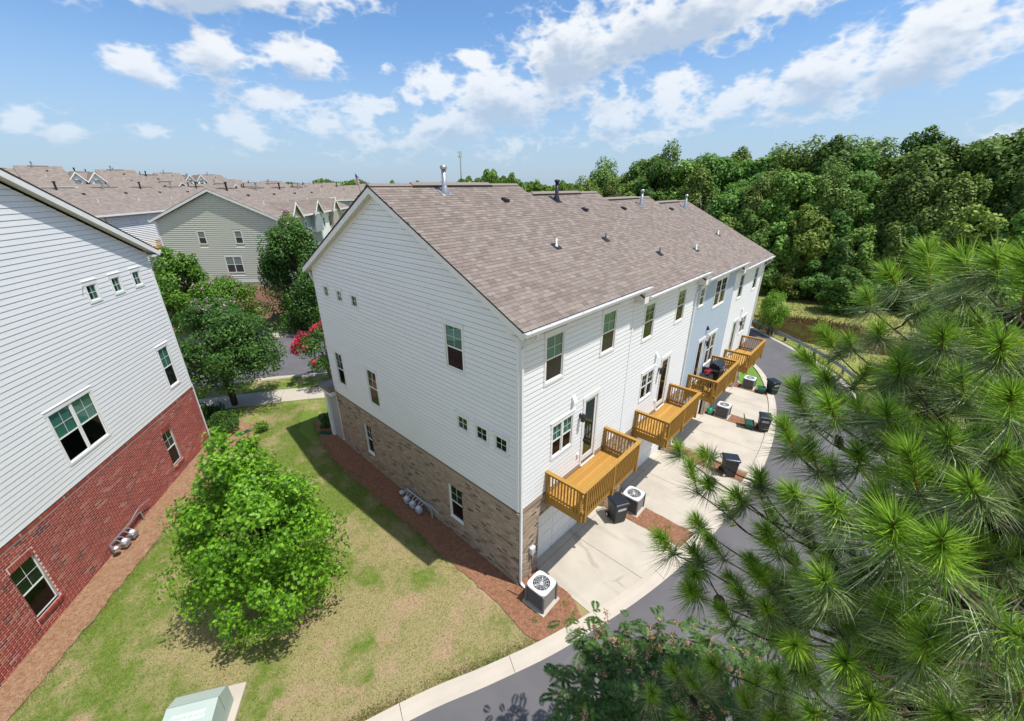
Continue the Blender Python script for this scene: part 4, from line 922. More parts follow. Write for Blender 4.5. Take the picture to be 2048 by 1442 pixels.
# ------------------------------------------------------------------ background houses
u_ = np.array([.67,.742]); v_ = np.array([.742,-.67])
def row_house(name, label, origin, ang, n, uw, dep, base, eave, slope, step, walls, group='terraced houses across the street', detail=True, dormers=(), porches=(), lap=None, end_win=(), front_win=True, ends=(1,1), flues=True, deckx=None, oe=.4, stag=0):
    """terrace: local x along the row, -y front; unit i sits i*step higher"""
    T = empty(name, (origin[0], origin[1], 0), ang); tag(T, label, 'house', group)
    for i in range(n):
        zb = i*step+stag*(i % 2); x0, x1 = i*uw, (i+1)*uw; ye = 0; ym = dep/2; er = eave+zb; rd = er+slope*dep/2
        b = MB(); b.prism([(0,0,base-1.5),(0,dep,base-1.5),(0,dep,er),(0,ym,rd-.05),(0,0,er)], (x0,0,0), (x1-.001,0,0)); w = b.build('wall', M[walls[i % len(walls)]], T)
        zt = lambda y: rd+.27-slope*abs(y-ym)
        rb = MB(); a0 = x0-(.35 if i == 0 or step or stag else 0); a1 = x1+(.35 if i == n-1 or step or stag else 0)
        rb.prism([(0,-oe,zt(-oe)),(0,ym,zt(ym)),(0,dep+oe,zt(dep+oe)),(0,dep+oe,zt(dep+oe)-.10),(0,ym,zt(ym)-.12),(0,-oe,zt(-oe)-.10)], (a0,0,0), (a1,0,0)); rf = rb.build('roof', M['farroof'], T)
        b = MB()
        for xx in ((a0-.02, a0+.04), (a1-.04, a1+.02)):
            for ya, yb in ((-oe, ym), (ym, dep+oe)):
                za, zc = zt(ya)-.1, zt(yb)-.1
                b.add([(xx[0],ya,za-.2),(xx[1],ya,za-.2),(xx[1],yb,zc-.2),(xx[0],yb,zc-.2),(xx[0],ya,za+.03),(xx[1],ya,za+.03),(xx[1],yb,zc+.03),(xx[0],yb,zc+.03)], BF)
        b.build('rake_board', M['trim'], rf)
        b = MB(); b.box(a0, a1, -oe-.12, -oe, zt(-oe)-.2, zt(-oe)-.02); b.box(a0, a1, dep+oe, dep+oe+.12, zt(-oe)-.2, zt(-oe)-.02); b.build('gutter', M['gutter'], rf)
        b = MB(); b.box(x0+1.2, x1-1.2, ym-.2, ym+.2, zt(ym)-.06, zt(ym)+.04); b.build('ridge_vent', M['farroof'], rf)
        if flues:
            b = MB(); b.lathe([(.1,-.2),(.1,.75),(.16,.78),(.16,.88),(.01,.9)], (x0+uw*.35, ym-.6, zt(ym-.6)), 8); b.build('flue_pipe', M['metal' if i % 2 else 'black'], rf)
            b = MB(); b.box(x0+uw*.6,x0+uw*.6+.25,ym-1.9,ym-1.65,zt(ym-1.8)-.1,zt(ym-1.8)+.16); b.build('vent_hood', M['black'], rf)
            b = MB(); b.lathe([(.09,-.1),(.04,.05),(.04,.35)], (x0+uw*.5, ym-3.6, zt(ym-3.6)), 8); b.build('vent_pipe', M['trim'], rf)
        if front_win:
            fw_ = Wall(T, (1,0,0), (0,-1,0), (0,0,0))
            for (s, z, ww, hh, st) in ((x0+.9,er-1.9,.6,1.1,'s'),(x0+3.2,er-2.1,1.5,1.4,'t'),(x0+1.2,er-4.9,1.1,1.3,'t')):
                small_window(fw_, s, z, ww, hh, T)
    return T
def small_window(w, s, z, ww, hh, T, out=.0):
    b = w.mb(); t = .1
    b.bx(s-t, s, out-.02, out+.035, z-t, z+hh+t); b.bx(s+ww, s+ww+t, out-.02, out+.035, z-t, z+hh+t); b.bx(s, s+ww, out-.02, out+.035, z-t, z); b.bx(s, s+ww, out-.02, out+.035, z+hh, z+hh+t*1.3); b.bx(s, s+ww, out-.02, out+.02, z+hh/2-.025, z+hh/2+.025)
    if ww > 1: b.bx(s+ww/2-.04, s+ww/2+.04, out-.02, out+.03, z, z+hh)
    win = b.build('window', M['trim'], T)
    w.mb().bx(s, s+ww, out-.02, out+.006, z+hh/2, z+hh).build('pane', M['pane_up'], win); w.mb().bx(s, s+ww, out-.02, out+.006, z, z+hh/2).build('pane', M['pane_lo'], win)
    return win
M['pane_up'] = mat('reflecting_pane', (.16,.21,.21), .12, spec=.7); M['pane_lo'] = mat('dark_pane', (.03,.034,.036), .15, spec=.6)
M['white_lap'] = None
def lap_skin(w, sl, sr, z0, z1, exp_, mt, parent, ops=()):
    """joined lap boards for a wall too far to pick boards apart"""
    b = w.mb(); z = z0
    while z < z1-.05:
        zt = z+exp_; L, Rr = sl(z), sr(z)
        if Rr-L < .2: break
        for u, v in subtract((L, Rr), [(o[0], o[1]) for o in ops if o[2] < zt and o[3] > z]):
            at = max(u, sl(zt)); bt = max(at+.01, min(v, sr(zt)))
            b.quad8([(u,-.02,z),(v,-.02,z),(v,.07,z),(u,.07,z),(at,-.02,zt),(bt,-.02,zt),(bt,-.01,zt),(at,-.01,zt)])
        z += exp_
    o = b.build('siding', mt, parent); o['kind'] = 'stuff'; return o
def front_gable(T, x, ww, y0, depth, ze, slope, mt, name='dormer'):
    """small gabled projection: local front at y0-depth"""
    yf = y0-depth; zr = ze+ww/2*slope
    b = MB(); b.prism([(x,0,ze-2.4),(x+ww,0,ze-2.4),(x+ww,0,ze),(x+ww/2,0,zr),(x,0,ze)], (0,yf,0), (0,y0+3.2,0)); d = b.build(name, M[mt], T)
    b = MB(); o = .3
    b.prism([(x-o,0,ze-o*slope+.02),(x+ww/2,0,zr+.04),(x+ww+o,0,ze-o*slope+.02),(x+ww+o,0,ze-o*slope+.1),(x+ww/2,0,zr+.16),(x-o,0,ze-o*slope+.1)], (0,yf-.3,0), (0,y0+3.4,0)); b.build('dormer_roof', M['farroof'], d)
    b = MB()
    for sg in (-1, 1):
        xa = x+ww/2+sg*(ww/2+o); xb = x+ww/2
        b.add([(xa,yf-.33,ze-o*slope-.14),(xb,yf-.33,zr-.12),(xb,yf-.28,zr-.12),(xa,yf-.28,ze-o*slope-.14),(xa,yf-.33,ze-o*slope+.1),(xb,yf-.33,zr+.16),(xb,yf-.28,zr+.16),(xa,yf-.28,ze-o*slope+.1)], BF)
    b.build('rake_board', M['trim'], d)
    return d
M['wallw'] = M['white']; M['wallc'] = mat('beige_siding', (.42,.38,.33), .6, .2, 1, .1, 40); M['wallg'] = mat('grey_siding', (.30,.33,.36), .6, .2, 1)
# sage house: gable faces us
sa = math.atan2(GB[1], GB[0])            # row runs away from the gable; local x = GB, local y = left of it
gl = GC-GA*6.02                          # left gable corner seen from the alley
gr_ = GC+GA*6.02
SAGE = row_house('sage_house', 'sage green sided house with a wide gable above the brown bank', gr_, sa, 4, 6.4, 12.04, 2.75, 9.15, .46, 0.0, ['sage','wallg','white','wallc'], front_win=True)
sw = Wall(SAGE, (0,1,0), (-1,0,0))       # gable wall: s from the corner by the tall tree
SG = [(3.9,4.55,6.8,8.0),(7.6+.0,8.25,6.8,8.0),(4.55,6.15,3.75,5.35)]
gop = [(a-.1,b+.1,c-.1,d+.13) for a,b,c,d in SG]
lap_skin(sw, lambda z: .09 if z < 9.15 else .09+(z-9.15)/.46, lambda z: 11.95 if z < 9.15 else 11.95-(z-9.15)/.46, 2.9, 11.85, .20, M['sage'], SAGE, gop)
for a,b,c,d in SG: small_window(sw, a, c, b-a, d-c, SAGE, .03)
for s in (0, 11.95): sw.mb().bx(s, s+.09, -.02, .05, 2.9, 9.2).build('corner_trim', M['trim'], SAGE)
sw.mb().bx(-.05, 12.09, -.05, .06, 2.6, 2.9).build('base_board', M['trim'], SAGE)
sw.mb().bx(-.09,-.01,.0,.08,2.9,9.0).build('downspout', M['gutter'], SAGE); sw.mb().bx(12.05,12.13,.0,.08,2.9,9.0).build('downspout', M['gutter'], SAGE)
for i, x in enumerate((2.4, 9.4, 16.6)): front_gable(SAGE, x, 2.7, .6, 1.1, 9.3, .95, ('wallc','wallg','wallc')[i])
# terrace A: its long side faces the sage house's flank
oA = np.array([-3.06,57.1])-u_*12
TA = row_house('terrace', 'white and beige terrace with a long brown roof behind the sage house', oA, math.atan2(u_[1], u_[0]), 7, 6.2, 12.0, 2.5, 9.5, .42, 0, ['wallc','white2'], dormers=(), stag=0.0)
wa = Wall(TA, (1,0,0), (0,-1,0)); lap_skin(wa, lambda z: 12.6, lambda z: 24, 3, 9.4, .2, M['white2'], TA, [(x0+d0-.12, x0+d0+w0+.12, 0, 0) for x0 in () for d0, w0 in ()])
b = MB(); b.box(16.5,21.5,-1.6,0,5.35,5.5); dkA = b.build('deck', M['wood'], TA)
b = MB()
for i in range(28): b.box(16.5+i*.18,16.55+i*.18,-1.6,-1.56,5.5,6.4)
b.box(16.45,21.55,-1.65,-1.52,6.4,6.47); b.build('railing', M['wood'], dkA)
def far_row(label, p0, p1, dep, eave_drop, walls, n, **kw):
    """terrace from its ridge ends given as photo pixel + distance"""
    a = at_depth(*p0); b_ = at_depth(*p1); d = (b_-a)[:2]; L = np.linalg.norm(d); d /= L; nrm = np.array([d[1], -d[0]])
    if (CAM[:2]-a[:2])@nrm < 0: pass
    o = a[:2]+nrm*dep/2; sl = .45
    z = min(a[2], b_[2]); zr = a[2]
    st = (b_[2]-a[2])/max(1, n-1)
    return row_house('terrace', label, o, math.atan2(d[1], d[0]), n, L/n, dep, zr-.27-sl*dep/2-7.5, zr-.27-sl*dep/2, sl, st, walls, front_win=True, stag=.6, **kw)
RB = far_row('uphill terrace with a pair of white gabled dormers', (-60,335,62), (330,350,80), 13, 0, ['wallg','white'], 5)
RC = far_row('uphill terrace behind the twin dormer row', (150,344,95), (440,354,118), 13, 0, ['wallg','white'], 6)
RD = far_row('distant terrace roof under the far treeline', (390,362,130), (600,367,150), 13, 0, ['white','wallc'], 5)
RE = far_row('terrace with small gables past the sage house', (470,373,86), (700,371,96), 12, 0, ['wallg','white'], 5)
RF = far_row('terrace roof below the flagpole', (590,368,140), (760,371,150), 12, 0, ['white','wallg'], 4)
RG = far_row('terrace roof stepping behind the sage ridge', (250,368,74), (520,376,78), 12, 0, ['white2','white'], 5)
for Rr, xs_, ze in ((RB,(9.6,12.0),-1.7),(RC,(20,22.6),-1.6),(RE,(3,),-2.4),(RC,(6,),-2.2)):
    er = [c for c in Rr.children if c.name.startswith('roof')][0].bound_box[1][2]
    zr = max(v[2] for v in [c for c in Rr.children if c.name.startswith('roof')][0].bound_box)
    for x in xs_:
        d = front_gable(Rr, x, 1.9, 3.4, 1.2, zr+ze, 1.2, 'white')
        w = Wall(Rr, (1,0,0), (0,-1,0), (0,2.2,0)); small_window(w, x+.55, zr+ze-1.2, .8, 1.2, d, .0)

# ------------------------------------------------------------------ trees
def leaf_faces(cen, L, wr, seed, up=.6, outline=None, base=None):
    r = np.random.default_rng(seed); n = len(cen)
    nrm = r.normal(size=(n,3)); nrm[:,2] += up*(1.8 if base is None else .9)
    if base is not None: nrm = nrm*.62+base*1.25
    nrm /= np.linalg.norm(nrm, axis=1)[:,None]
    a = np.cross(nrm, r.normal(size=(n,3))); a /= np.linalg.norm(a, axis=1)[:,None]; b = np.cross(nrm, a)
    s = L*r.uniform(.7, 1.3, n)[:,None]
    if outline is None: outline = np.array([(-.5,0),(0,-wr),(.5,0),(0,wr)])
    V = np.stack([cen+a*s*p+b*s*q+nrm*s*(-.18*abs(p)) for p, q in outline], 1)
    k = len(outline); return V.reshape(-1,3), np.arange(n*k).reshape(n, k)
def crown_points(rx, ry, rz, lobes, n, seed, fill=.25, lr=(.26,.42), taper=0., flat=1., rmax=.86):
    r = np.random.default_rng(seed); L = []
    for i in range(lobes):
        d = r.normal(size=3); d /= np.linalg.norm(d); rad = r.uniform(.45, rmax)
        c = d*rad; t = (c[2]+1)/2; c[:2] *= (1-taper*t)
        L.append((c, r.uniform(*lr)*(1-taper*.55*t)))
    P = []; B_ = []
    per = n//lobes
    for c, rr in L:
        d = r.normal(size=(per,3)); d[:,2] = d[:,2]*.8+.12; d /= np.linalg.norm(d, axis=1)[:,None]
        q = c+d*rr*(r.uniform(fill, 1, (per,1))**.45)*np.array([1,1,flat]); P.append(q); B_.append(d*.75+c/(np.linalg.norm(c)+.01)*.45)
    crown_points.base = np.concatenate(B_)
    return np.concatenate(P)*np.array([rx,ry,rz]), [c*np.array([rx,ry,rz]) for c, _ in L]
def make_tree(name, loc, h, rx, rz, lobes, n, leaf, mt, seed, label=None, cat='tree', group=None, trunk=.12, zc=None, taper=.3, wr=.3, outline=None, bark='bark', lr=(.26,.42), ry=None, blossom=None, stems=1, lean=(0,0), up=.6, limbs=9, fill=.25, rmax=.86):
    T = empty(name, loc); 
    if label: tag(T, label, cat, group)
    zc = zc or h-rz
    P, L = crown_points(rx, ry or rx, rz, lobes, n, seed, lr=lr, taper=taper, fill=fill, rmax=rmax); P = P+np.array([lean[0], lean[1], zc]); kp = P[:,2] > .15; Bn = crown_points.base[kp]; P = P[kp]
    V, F_ = leaf_faces(P, leaf, wr, seed+1, up, outline, Bn); c = mk('crown', V, F_, mt, T); c['kind'] = 'stuff'
    r = np.random.default_rng(seed+2); b = MB()
    top = np.array([lean[0], lean[1], zc+rz*.55])
    for s in range(stems):
        o = np.array([math.cos(s*2.1), math.sin(s*2.1), 0])*(trunk*1.3 if stems > 1 else 0); tp = top*np.array([1,1,.9])+ (o*5 if stems > 1 else 0)
        pts = [o+(tp-o)*t+np.array([r.normal(0,.03*h/6), r.normal(0,.03*h/6), 0])*(t > 0) for t in (0,.2,.4,.6,.8,1)]
        pts[0] = pts[0]-np.array([0,0,.2]); b.tube(pts, [trunk*1.25,trunk,trunk*.85,trunk*.6,trunk*.38,trunk*.15], 8)
    tr = b.build('trunk', M[bark], T, True)
    b = MB()
    for q in L[:limbs]:
        q = q+np.array([lean[0], lean[1], zc]); t0 = max(.18, min(.75, (q[2]-rz*.5)/max(.1, top[2]))); a = top*t0*np.array([1,1,1]); mid = (a+q)/2+np.array([0,0,.08*h/6])
        b.tube([a, mid, q], [trunk*.42,trunk*.26,trunk*.08], 6)
    b.build('limb', M[bark], T, True)
    if blossom:
        bm_, nb, bl, zmin = blossom; k = P[:,2] > zc+rz*zmin
        Q = P[k]; e = ((Q-np.array([lean[0],lean[1],zc]))/np.array([rx,ry or rx,rz])); k2 = np.linalg.norm(e, axis=1) > .8; Q = Q[k2]
        ctr = Q[r.integers(0, len(Q), nb)]
        D_ = np.concatenate([ctr+r.normal(0,.07,(nb,3))+np.array([0,0,.02*j]) for j in range(14)])
        V, F_ = leaf_faces(D_, bl, .5, seed+5, .2); o = mk('blossom', V, F_, bm_, T); o['kind'] = 'stuff'
    return T
# lobed oak leaf outline
OAK = np.array([(-.5,0),(-.28,-.05),(-.22,-.30),(-.08,-.08),(.06,-.34),(.14,-.08),(.30,-.22),(.30,-.06),(.52,0),(.30,.06),(.30,.22),(.14,.08),(.06,.34),(-.08,.08),(-.22,.30),(-.28,.05)])
oakz = gz(-5.95,5.4)
make_tree('oak_tree', (-5.65,5.1,oakz), 7.0, 3.05, 3.3, 190, 33000, .13, M['oakleaf'], 11, 'young bright green oak tree growing in the middle of the lawn', 'tree', trunk=.07, zc=3.3, taper=.72, outline=OAK, lr=(.13,.24), limbs=60, fill=.1, rmax=1.0)
make_tree('crape_myrtle', (-2.7,20.5,gz(-2.7,20.5)), 7.0, 4.4, 2.6, 76, 29000, .15, M['myrtleleaf'], 21, 'wide dark green crape myrtle with sparse pale pink blossom behind the brick house', 'tree', trunk=.065, stems=3, zc=4.0, taper=.3, lr=(.16,.28), limbs=30, blossom=(M['pinkflower'],16,.10,.0))
make_tree('crape_myrtle', (2.7,19.2,gz(2.7,19.2)), 4.6, 2.1, 1.7, 22, 6500, .13, M['myrtleleaf'], 22, 'crape myrtle covered in bright red pink blossom behind the white gable', 'tree', trunk=.06, stems=3, zc=2.7, taper=.2, blossom=(M['redflower'],150,.12,-.35))
make_tree('street_tree', (6.4,31.8,gz(6.4,31.8)), 11.2, 4.1, 6.1, 96, 32000, .21, M['myrtleleaf'], 23, 'tall dark green tree between the sage house and the white gable', 'tree', trunk=.16, zc=5.0, taper=.5, lr=(.16,.27), limbs=30)
make_tree('street_tree', (9.9,40.5,gz(9.9,40.5)), 8.3, 2.2, 3.4, 26, 8000, .2, M['brightleaf'], 24, 'lighter green tree with white blossom against the sage house corner', 'tree', trunk=.12, zc=5.2, taper=.4, blossom=(M['pinkflower'],40,.22,-.5))
make_tree('street_tree', (-1.3,35.5,gz(-1.3,35.5)), 8.6, 3.6, 3.8, 60, 18000, .2, M['brightleaf'], 25, 'mid green tree rising beside the sage house downspout', 'tree', trunk=.14, zc=4.4, taper=.6, lr=(.2,.32), limbs=16)
make_tree('street_tree', (1.2,33.2,gz(1.2,33.2)), 6.0, 3.0, 2.4, 40, 12000, .18, M['brightleaf'], 26, 'low green tree in front of the bark bank', 'tree', trunk=.08, zc=3.2, taper=.3, blossom=(M['pinkflower'],14,.14,0))
def shrub(name, loc, rx, rz, n, leaf, mt, seed, label, group=None):
    T = empty(name, (loc[0], loc[1], gz(*loc))); tag(T, label, 'shrub', group)
    P, L = crown_points(rx, rx, rz, 14, n, seed, fill=.5, lr=(.4,.55)); P += np.array([0,0,rz*.8]); P = P[P[:,2] > .03]
    V, F_ = leaf_faces(P, leaf, .3, seed+1); o = mk('foliage', V, F_, mt, T); o['kind'] = 'stuff'
    b = MB()
    for k in range(5): a = k*1.26; b.tube([(0,0,-.05),(math.cos(a)*rx*.3,math.sin(a)*rx*.3,rz*.5),(math.cos(a)*rx*.6,math.sin(a)*rx*.6,rz*1.1)], [.02,.014,.006], 5)
    b.build('stem', M['bark'], T)
    return T
shrub('shrub', (-3.75,17.75), .72, .62, 5000, .09, M['myrtleleaf'], 31, 'clipped round shrub beside the red brick corner')
shrub('shrub', (-4.2,19.3), .7, .65, 3500, .09, M['myrtleleaf'], 32, 'dark shrub behind the red brick corner')
shrub('shrub', (.1,14.1), .5, .5, 3500, .08, M['myrtleleaf'], 33, 'small round shrub by the porch downspout')
shrub('sapling', (-2.55,16.2), .32, .35, 260, .11, M['brightleaf'], 34, 'small leafy sprout in the straw near the red brick corner')
for i_, (wx, wy) in enumerate(((.52,-1.55),(.15,-1.95),(-.35,-1.75),(-.1,-2.15),(.42,-1.95),(-.55,-1.2),(6.3,-2.6),(18.5,-2.1))):
    T = empty('weed', (wx, wy, gz(wx, wy)+.03)); tag(T, 'small green weed sprouting from the pine straw', 'weed', 'weeds in the pine straw')
    P = np.random.default_rng(300+i_).normal(0,1,(26,3))*np.array([.06,.06,.025])+np.array([0,0,.05]); V, F_ = leaf_faces(P, .06, .22, 301+i_); mk('leaves', V, F_, M['brightleaf'], T)
    b = MB(); b.tube([(0,0,-.03),(0,0,.06)], [.005,.003], 5); b.build('stem', M['brightleaf'], T)
make_tree('willow', (39.3,1.2,gz(39.3,1.2)), 4.9, 1.75, 2.2, 26, 9500, .16, M['willowleaf'], 41, 'small bright green willow by the guardrail', 'tree', trunk=.09, zc=2.55, taper=.3, wr=.16, lr=(.28,.4))
# reeds round the pond
r = np.random.default_rng(51); n = 5200; a = r.uniform(0, 6.28, n); rr = r.normal(1.02,.08,n); x = 44+4.1*np.cos(a)*rr; y = -3.2+6.9*np.sin(a)*rr; k = r.uniform(0,1,n) < .35+.65*(np.sin(a*3+1) > -.2); x, y = x[k], y[k]; n = len(x)
z = np.maximum(g(x, y), -2.0); h = r.uniform(.2,.55,n); t = r.uniform(0,6.28,n); lean = r.normal(0,.16,(n,2)); w = .05
RV = np.stack([np.stack([x-np.cos(t)*w, y-np.sin(t)*w, z],1), np.stack([x+np.cos(t)*w, y+np.sin(t)*w, z],1), np.stack([x+lean[:,0], y+lean[:,1], z+h],1)],1).reshape(-1,3)
tag(mk('reeds', RV, np.arange(3*n).reshape(-1,3), M['dryreed']), 'brown reeds and sedge fringing the pond', 'reeds', kind='stuff')
# meadow tussocks between pond and wood
n = 26000; x = r.uniform(36,64,n); y = r.uniform(-14,9,n); k = ((x-44)/4.4)**2+((y+3.2)/7.3)**2 > 1.1; x, y = x[k], y[k]; n = len(x); z = g(x, y); h = r.uniform(.05,.2,n); t = r.uniform(0,6.28,n); lean = r.normal(0,.12,(n,2)); w = .035
k = np.array([np.min(np.linalg.norm(PE-np.array([a_, b_]), axis=1)) > 6.2 for a_, b_ in zip(x, y)])
RV = np.stack([np.stack([x-np.cos(t)*w, y-np.sin(t)*w, z],1), np.stack([x+np.cos(t)*w, y+np.sin(t)*w, z],1), np.stack([x+lean[:,0], y+lean[:,1], z+h],1)],1)[k].reshape(-1,3)
tag(mk('meadow_grass', RV, np.arange(len(RV)).reshape(-1,3), M['grassblade']), 'rough meadow grass between the pond and the wood', 'grass', kind='stuff')
# ---- the wood: a few tree meshes copied, each tree its own trunk and crown
def proto(h, rx, rz, lobes, n, leaf, mt, seed, taper, lr=(.2,.34), zc=None, limbs=8):
    return make_tree('proto', (0,0,-500), h, rx, rz, lobes, n, leaf, M[mt], seed, trunk=h*.014, taper=taper, lr=lr, zc=zc, limbs=limbs, wr=.34)
protoT = [proto(19,4.9,7.2,34,12000,.46,'forestleaf',101,.35,(.26,.44)), proto(18,5.8,6.4,38,12500,.46,'edgeleaf',102,.2,(.24,.4)), proto(19.5,4.4,7.8,30,11500,.44,'forestleaf',103,.55,(.24,.42)), proto(18,5.4,6.8,60,12000,.46,'edgeleaf',104,.3,(.16,.3))]
protoM = [proto(12,3.8,5.4,44,8500,.42,'edgeleaf',111,.45), proto(10,3.9,4.6,44,8500,.40,'edgeleaf',112,.3), proto(11,3.0,5.0,38,7500,.40,'forestleaf',113,.6)]
protoS = [proto(5.5,3.2,2.7,34,6500,.32,'edgeleaf',121,.25,zc=2.4), proto(4.2,2.8,2.1,30,5500,.30,'edgeleaf',122,.15,zc=1.9)]
GRP = 'trees of the wood beyond the pond'
LOOK = {0:['tall rounded','broad domed','tall narrow','lighter green tall'],1:['oval','spreading','slim'],2:['mounded','low spreading']}
NAMES = {0:('forest_tree','tall broadleaf tree of the dark wood beyond the pond','tree'),1:('edge_tree','mid sized broadleaf tree along the edge of the wood','tree'),2:('thicket_shrub','leafy thicket shrub at the foot of the wood','shrub')}
def plant(ps, kind, px, dist, sc, zoff=0):
    d = ray(px, 369)[:2]; d = d/np.linalg.norm(d); p = CAM[:2]+d*dist
    pi_ = random.randrange(len(ps)); o = copy_tree(ps[pi_]); o.name = NAMES[kind][0]; nm, lb_, ct = NAMES[kind]
    for c in o.children: c.name = 'crown' if c.name.startswith('crown') else 'trunk' if c.name.startswith('trunk') else 'limb'
    lb_ = LOOK[kind][pi_]+' '+lb_.replace('tall broadleaf','broadleaf').replace('mid sized ','').replace('leafy ','')
    tag(o, lb_, ct, GRP if kind == 0 else 'trees along the edge of the wood' if kind == 1 else 'thicket shrubs at the foot of the wood')
    o.location = (p[0], p[1], gz(*p)-.1+zoff); s = sc*random.uniform(.93,1.07); o.scale = (s*random.uniform(.9,1.15), s*random.uniform(.9,1.15), s); o.rotation_euler = (0,0,random.uniform(0,6.28))
random.seed(5)
for i, px in enumerate(range(1205, 2140, 44)): plant(protoT, 0, px+random.uniform(-12,12), random.uniform(90,99), 1.12 if px > 1260 else .92)
for i, px in enumerate(range(1180, 2160, 46)): plant(protoT, 0, px+random.uniform(-14,14), random.uniform(79,85), 1.03 if px > 1290 else .78)
for i, px in enumerate(range(1340, 2180, 62)): plant(protoT, 0, px+random.uniform(-14,14), random.uniform(72,76), .85 if px > 1400 else .62)
for i, px in enumerate(range(1290, 2180, 58)): plant(protoM, 1, px+random.uniform(-14,14), random.uniform(67.5,71), 1.0 if px > 1400 else .75)
for i, px in enumerate(range(1420, 2180, 52)): plant(protoS, 2, px+random.uniform(-10,10), random.uniform(65,67.5), 1.0)
for px, dist, sc in ((1080,70,.9),(1110,74,1.0),(1140,66,.95),(1165,72,1.1),(1200,62,1.0),(1235,60,.95),(1262,58,1.0),(1300,56,.95),(1330,57,.8)): plant(protoM, 1, px, dist, sc*.78, -.8)
for px, dist, sc in ((1420,52,1.05),(1475,55,1.0)): plant(protoM, 1, px, dist, sc)
plant(protoM, 1, 1640, 69, .85); plant(protoM, 1, 1725, 66, .8); plant(protoS, 2, 1765, 61, 1.)
for p in protoT+protoM+protoS:
    for c in list(p.children): bpy.data.objects.remove(c)
    bpy.data.objects.remove(p)
# bare dead snag at the wood's edge
dd = ray(1405, 400)[:2]; dd /= np.linalg.norm(dd); sp_ = CAM[:2]+dd*58
SN_ = empty('dead_tree', (sp_[0], sp_[1], gz(*sp_))); tag(SN_, 'bare grey dead tree at the edge of the wood', 'tree')
b = MB(); b.tube([(0,0,-.2),(.1,0,5),(.3,.2,9),(.2,.1,12.2)], [.16,.12,.07,.02], 7); b.build('trunk', mat('grey_dead_wood', (.30,.27,.24), .9), SN_)
b = MB(); r = np.random.default_rng(8)
for k in range(16):
    z0 = r.uniform(6,11.5); a = r.uniform(0,6.28); l = r.uniform(.8,2.2); b.tube([(.2,.1,z0),(.2+math.cos(a)*l*.5,.1+math.sin(a)*l*.5,z0+l*.5),(.2+math.cos(a)*l*.8,.1+math.sin(a)*l*.8,z0+l*1.1)], [.04,.025,.008], 5)
b.build('limb', bpy.data.materials['grey_dead_wood'], SN_)
# far treeline masses
def treeline(px0, px1, dist, hfun, n, leaf, seed, label, mt):
    r = np.random.default_rng(seed); px = r.uniform(px0, px1, n); D0 = np.stack([ray(p, 369)[:2]/np.linalg.norm(ray(p, 369)[:2]) for p in px]); P = CAM[:2]+D0*(dist*(1+r.uniform(-.06,.06,n))[:,None])
    z = g(P[:,0], P[:,1]); h = hfun(px); q = np.column_stack([P, z+h*r.uniform(0,1,n)**.5]); V, F_ = leaf_faces(q, leaf, .4, seed+1, .3)
    tag(mk('treeline', V, F_, mt), label, 'treeline', kind='stuff')
hz1 = lambda p: 13+2.5*np.sin(p*.11)+2*np.sin(p*.041+1)+1.5*np.sin(p*.31)
treeline(760, 1240, 330, lambda p: 12+9*np.exp(-((p-985)/55)**2)+2.5*np.sin(p*.13)+1.6*np.sin(p*.37), 16000, 2.6, 61, 'far green treeline behind the grey roof flues', M['forestleaf'])
treeline(-200, 1300, 900, lambda p: 16+5*np.sin(p*.021)+3*np.sin(p*.09), 9000, 7, 62, 'low dark treeline on the horizon beyond the roofs', M['forestleaf'])
treeline(765, 1230, 130, lambda p: 7+2*np.sin(p*.06)+1.3*np.sin(p*.17), 15000, 1.0, 63, 'scrubby green belt of trees behind the ridge of the row', M['edgeleaf'])
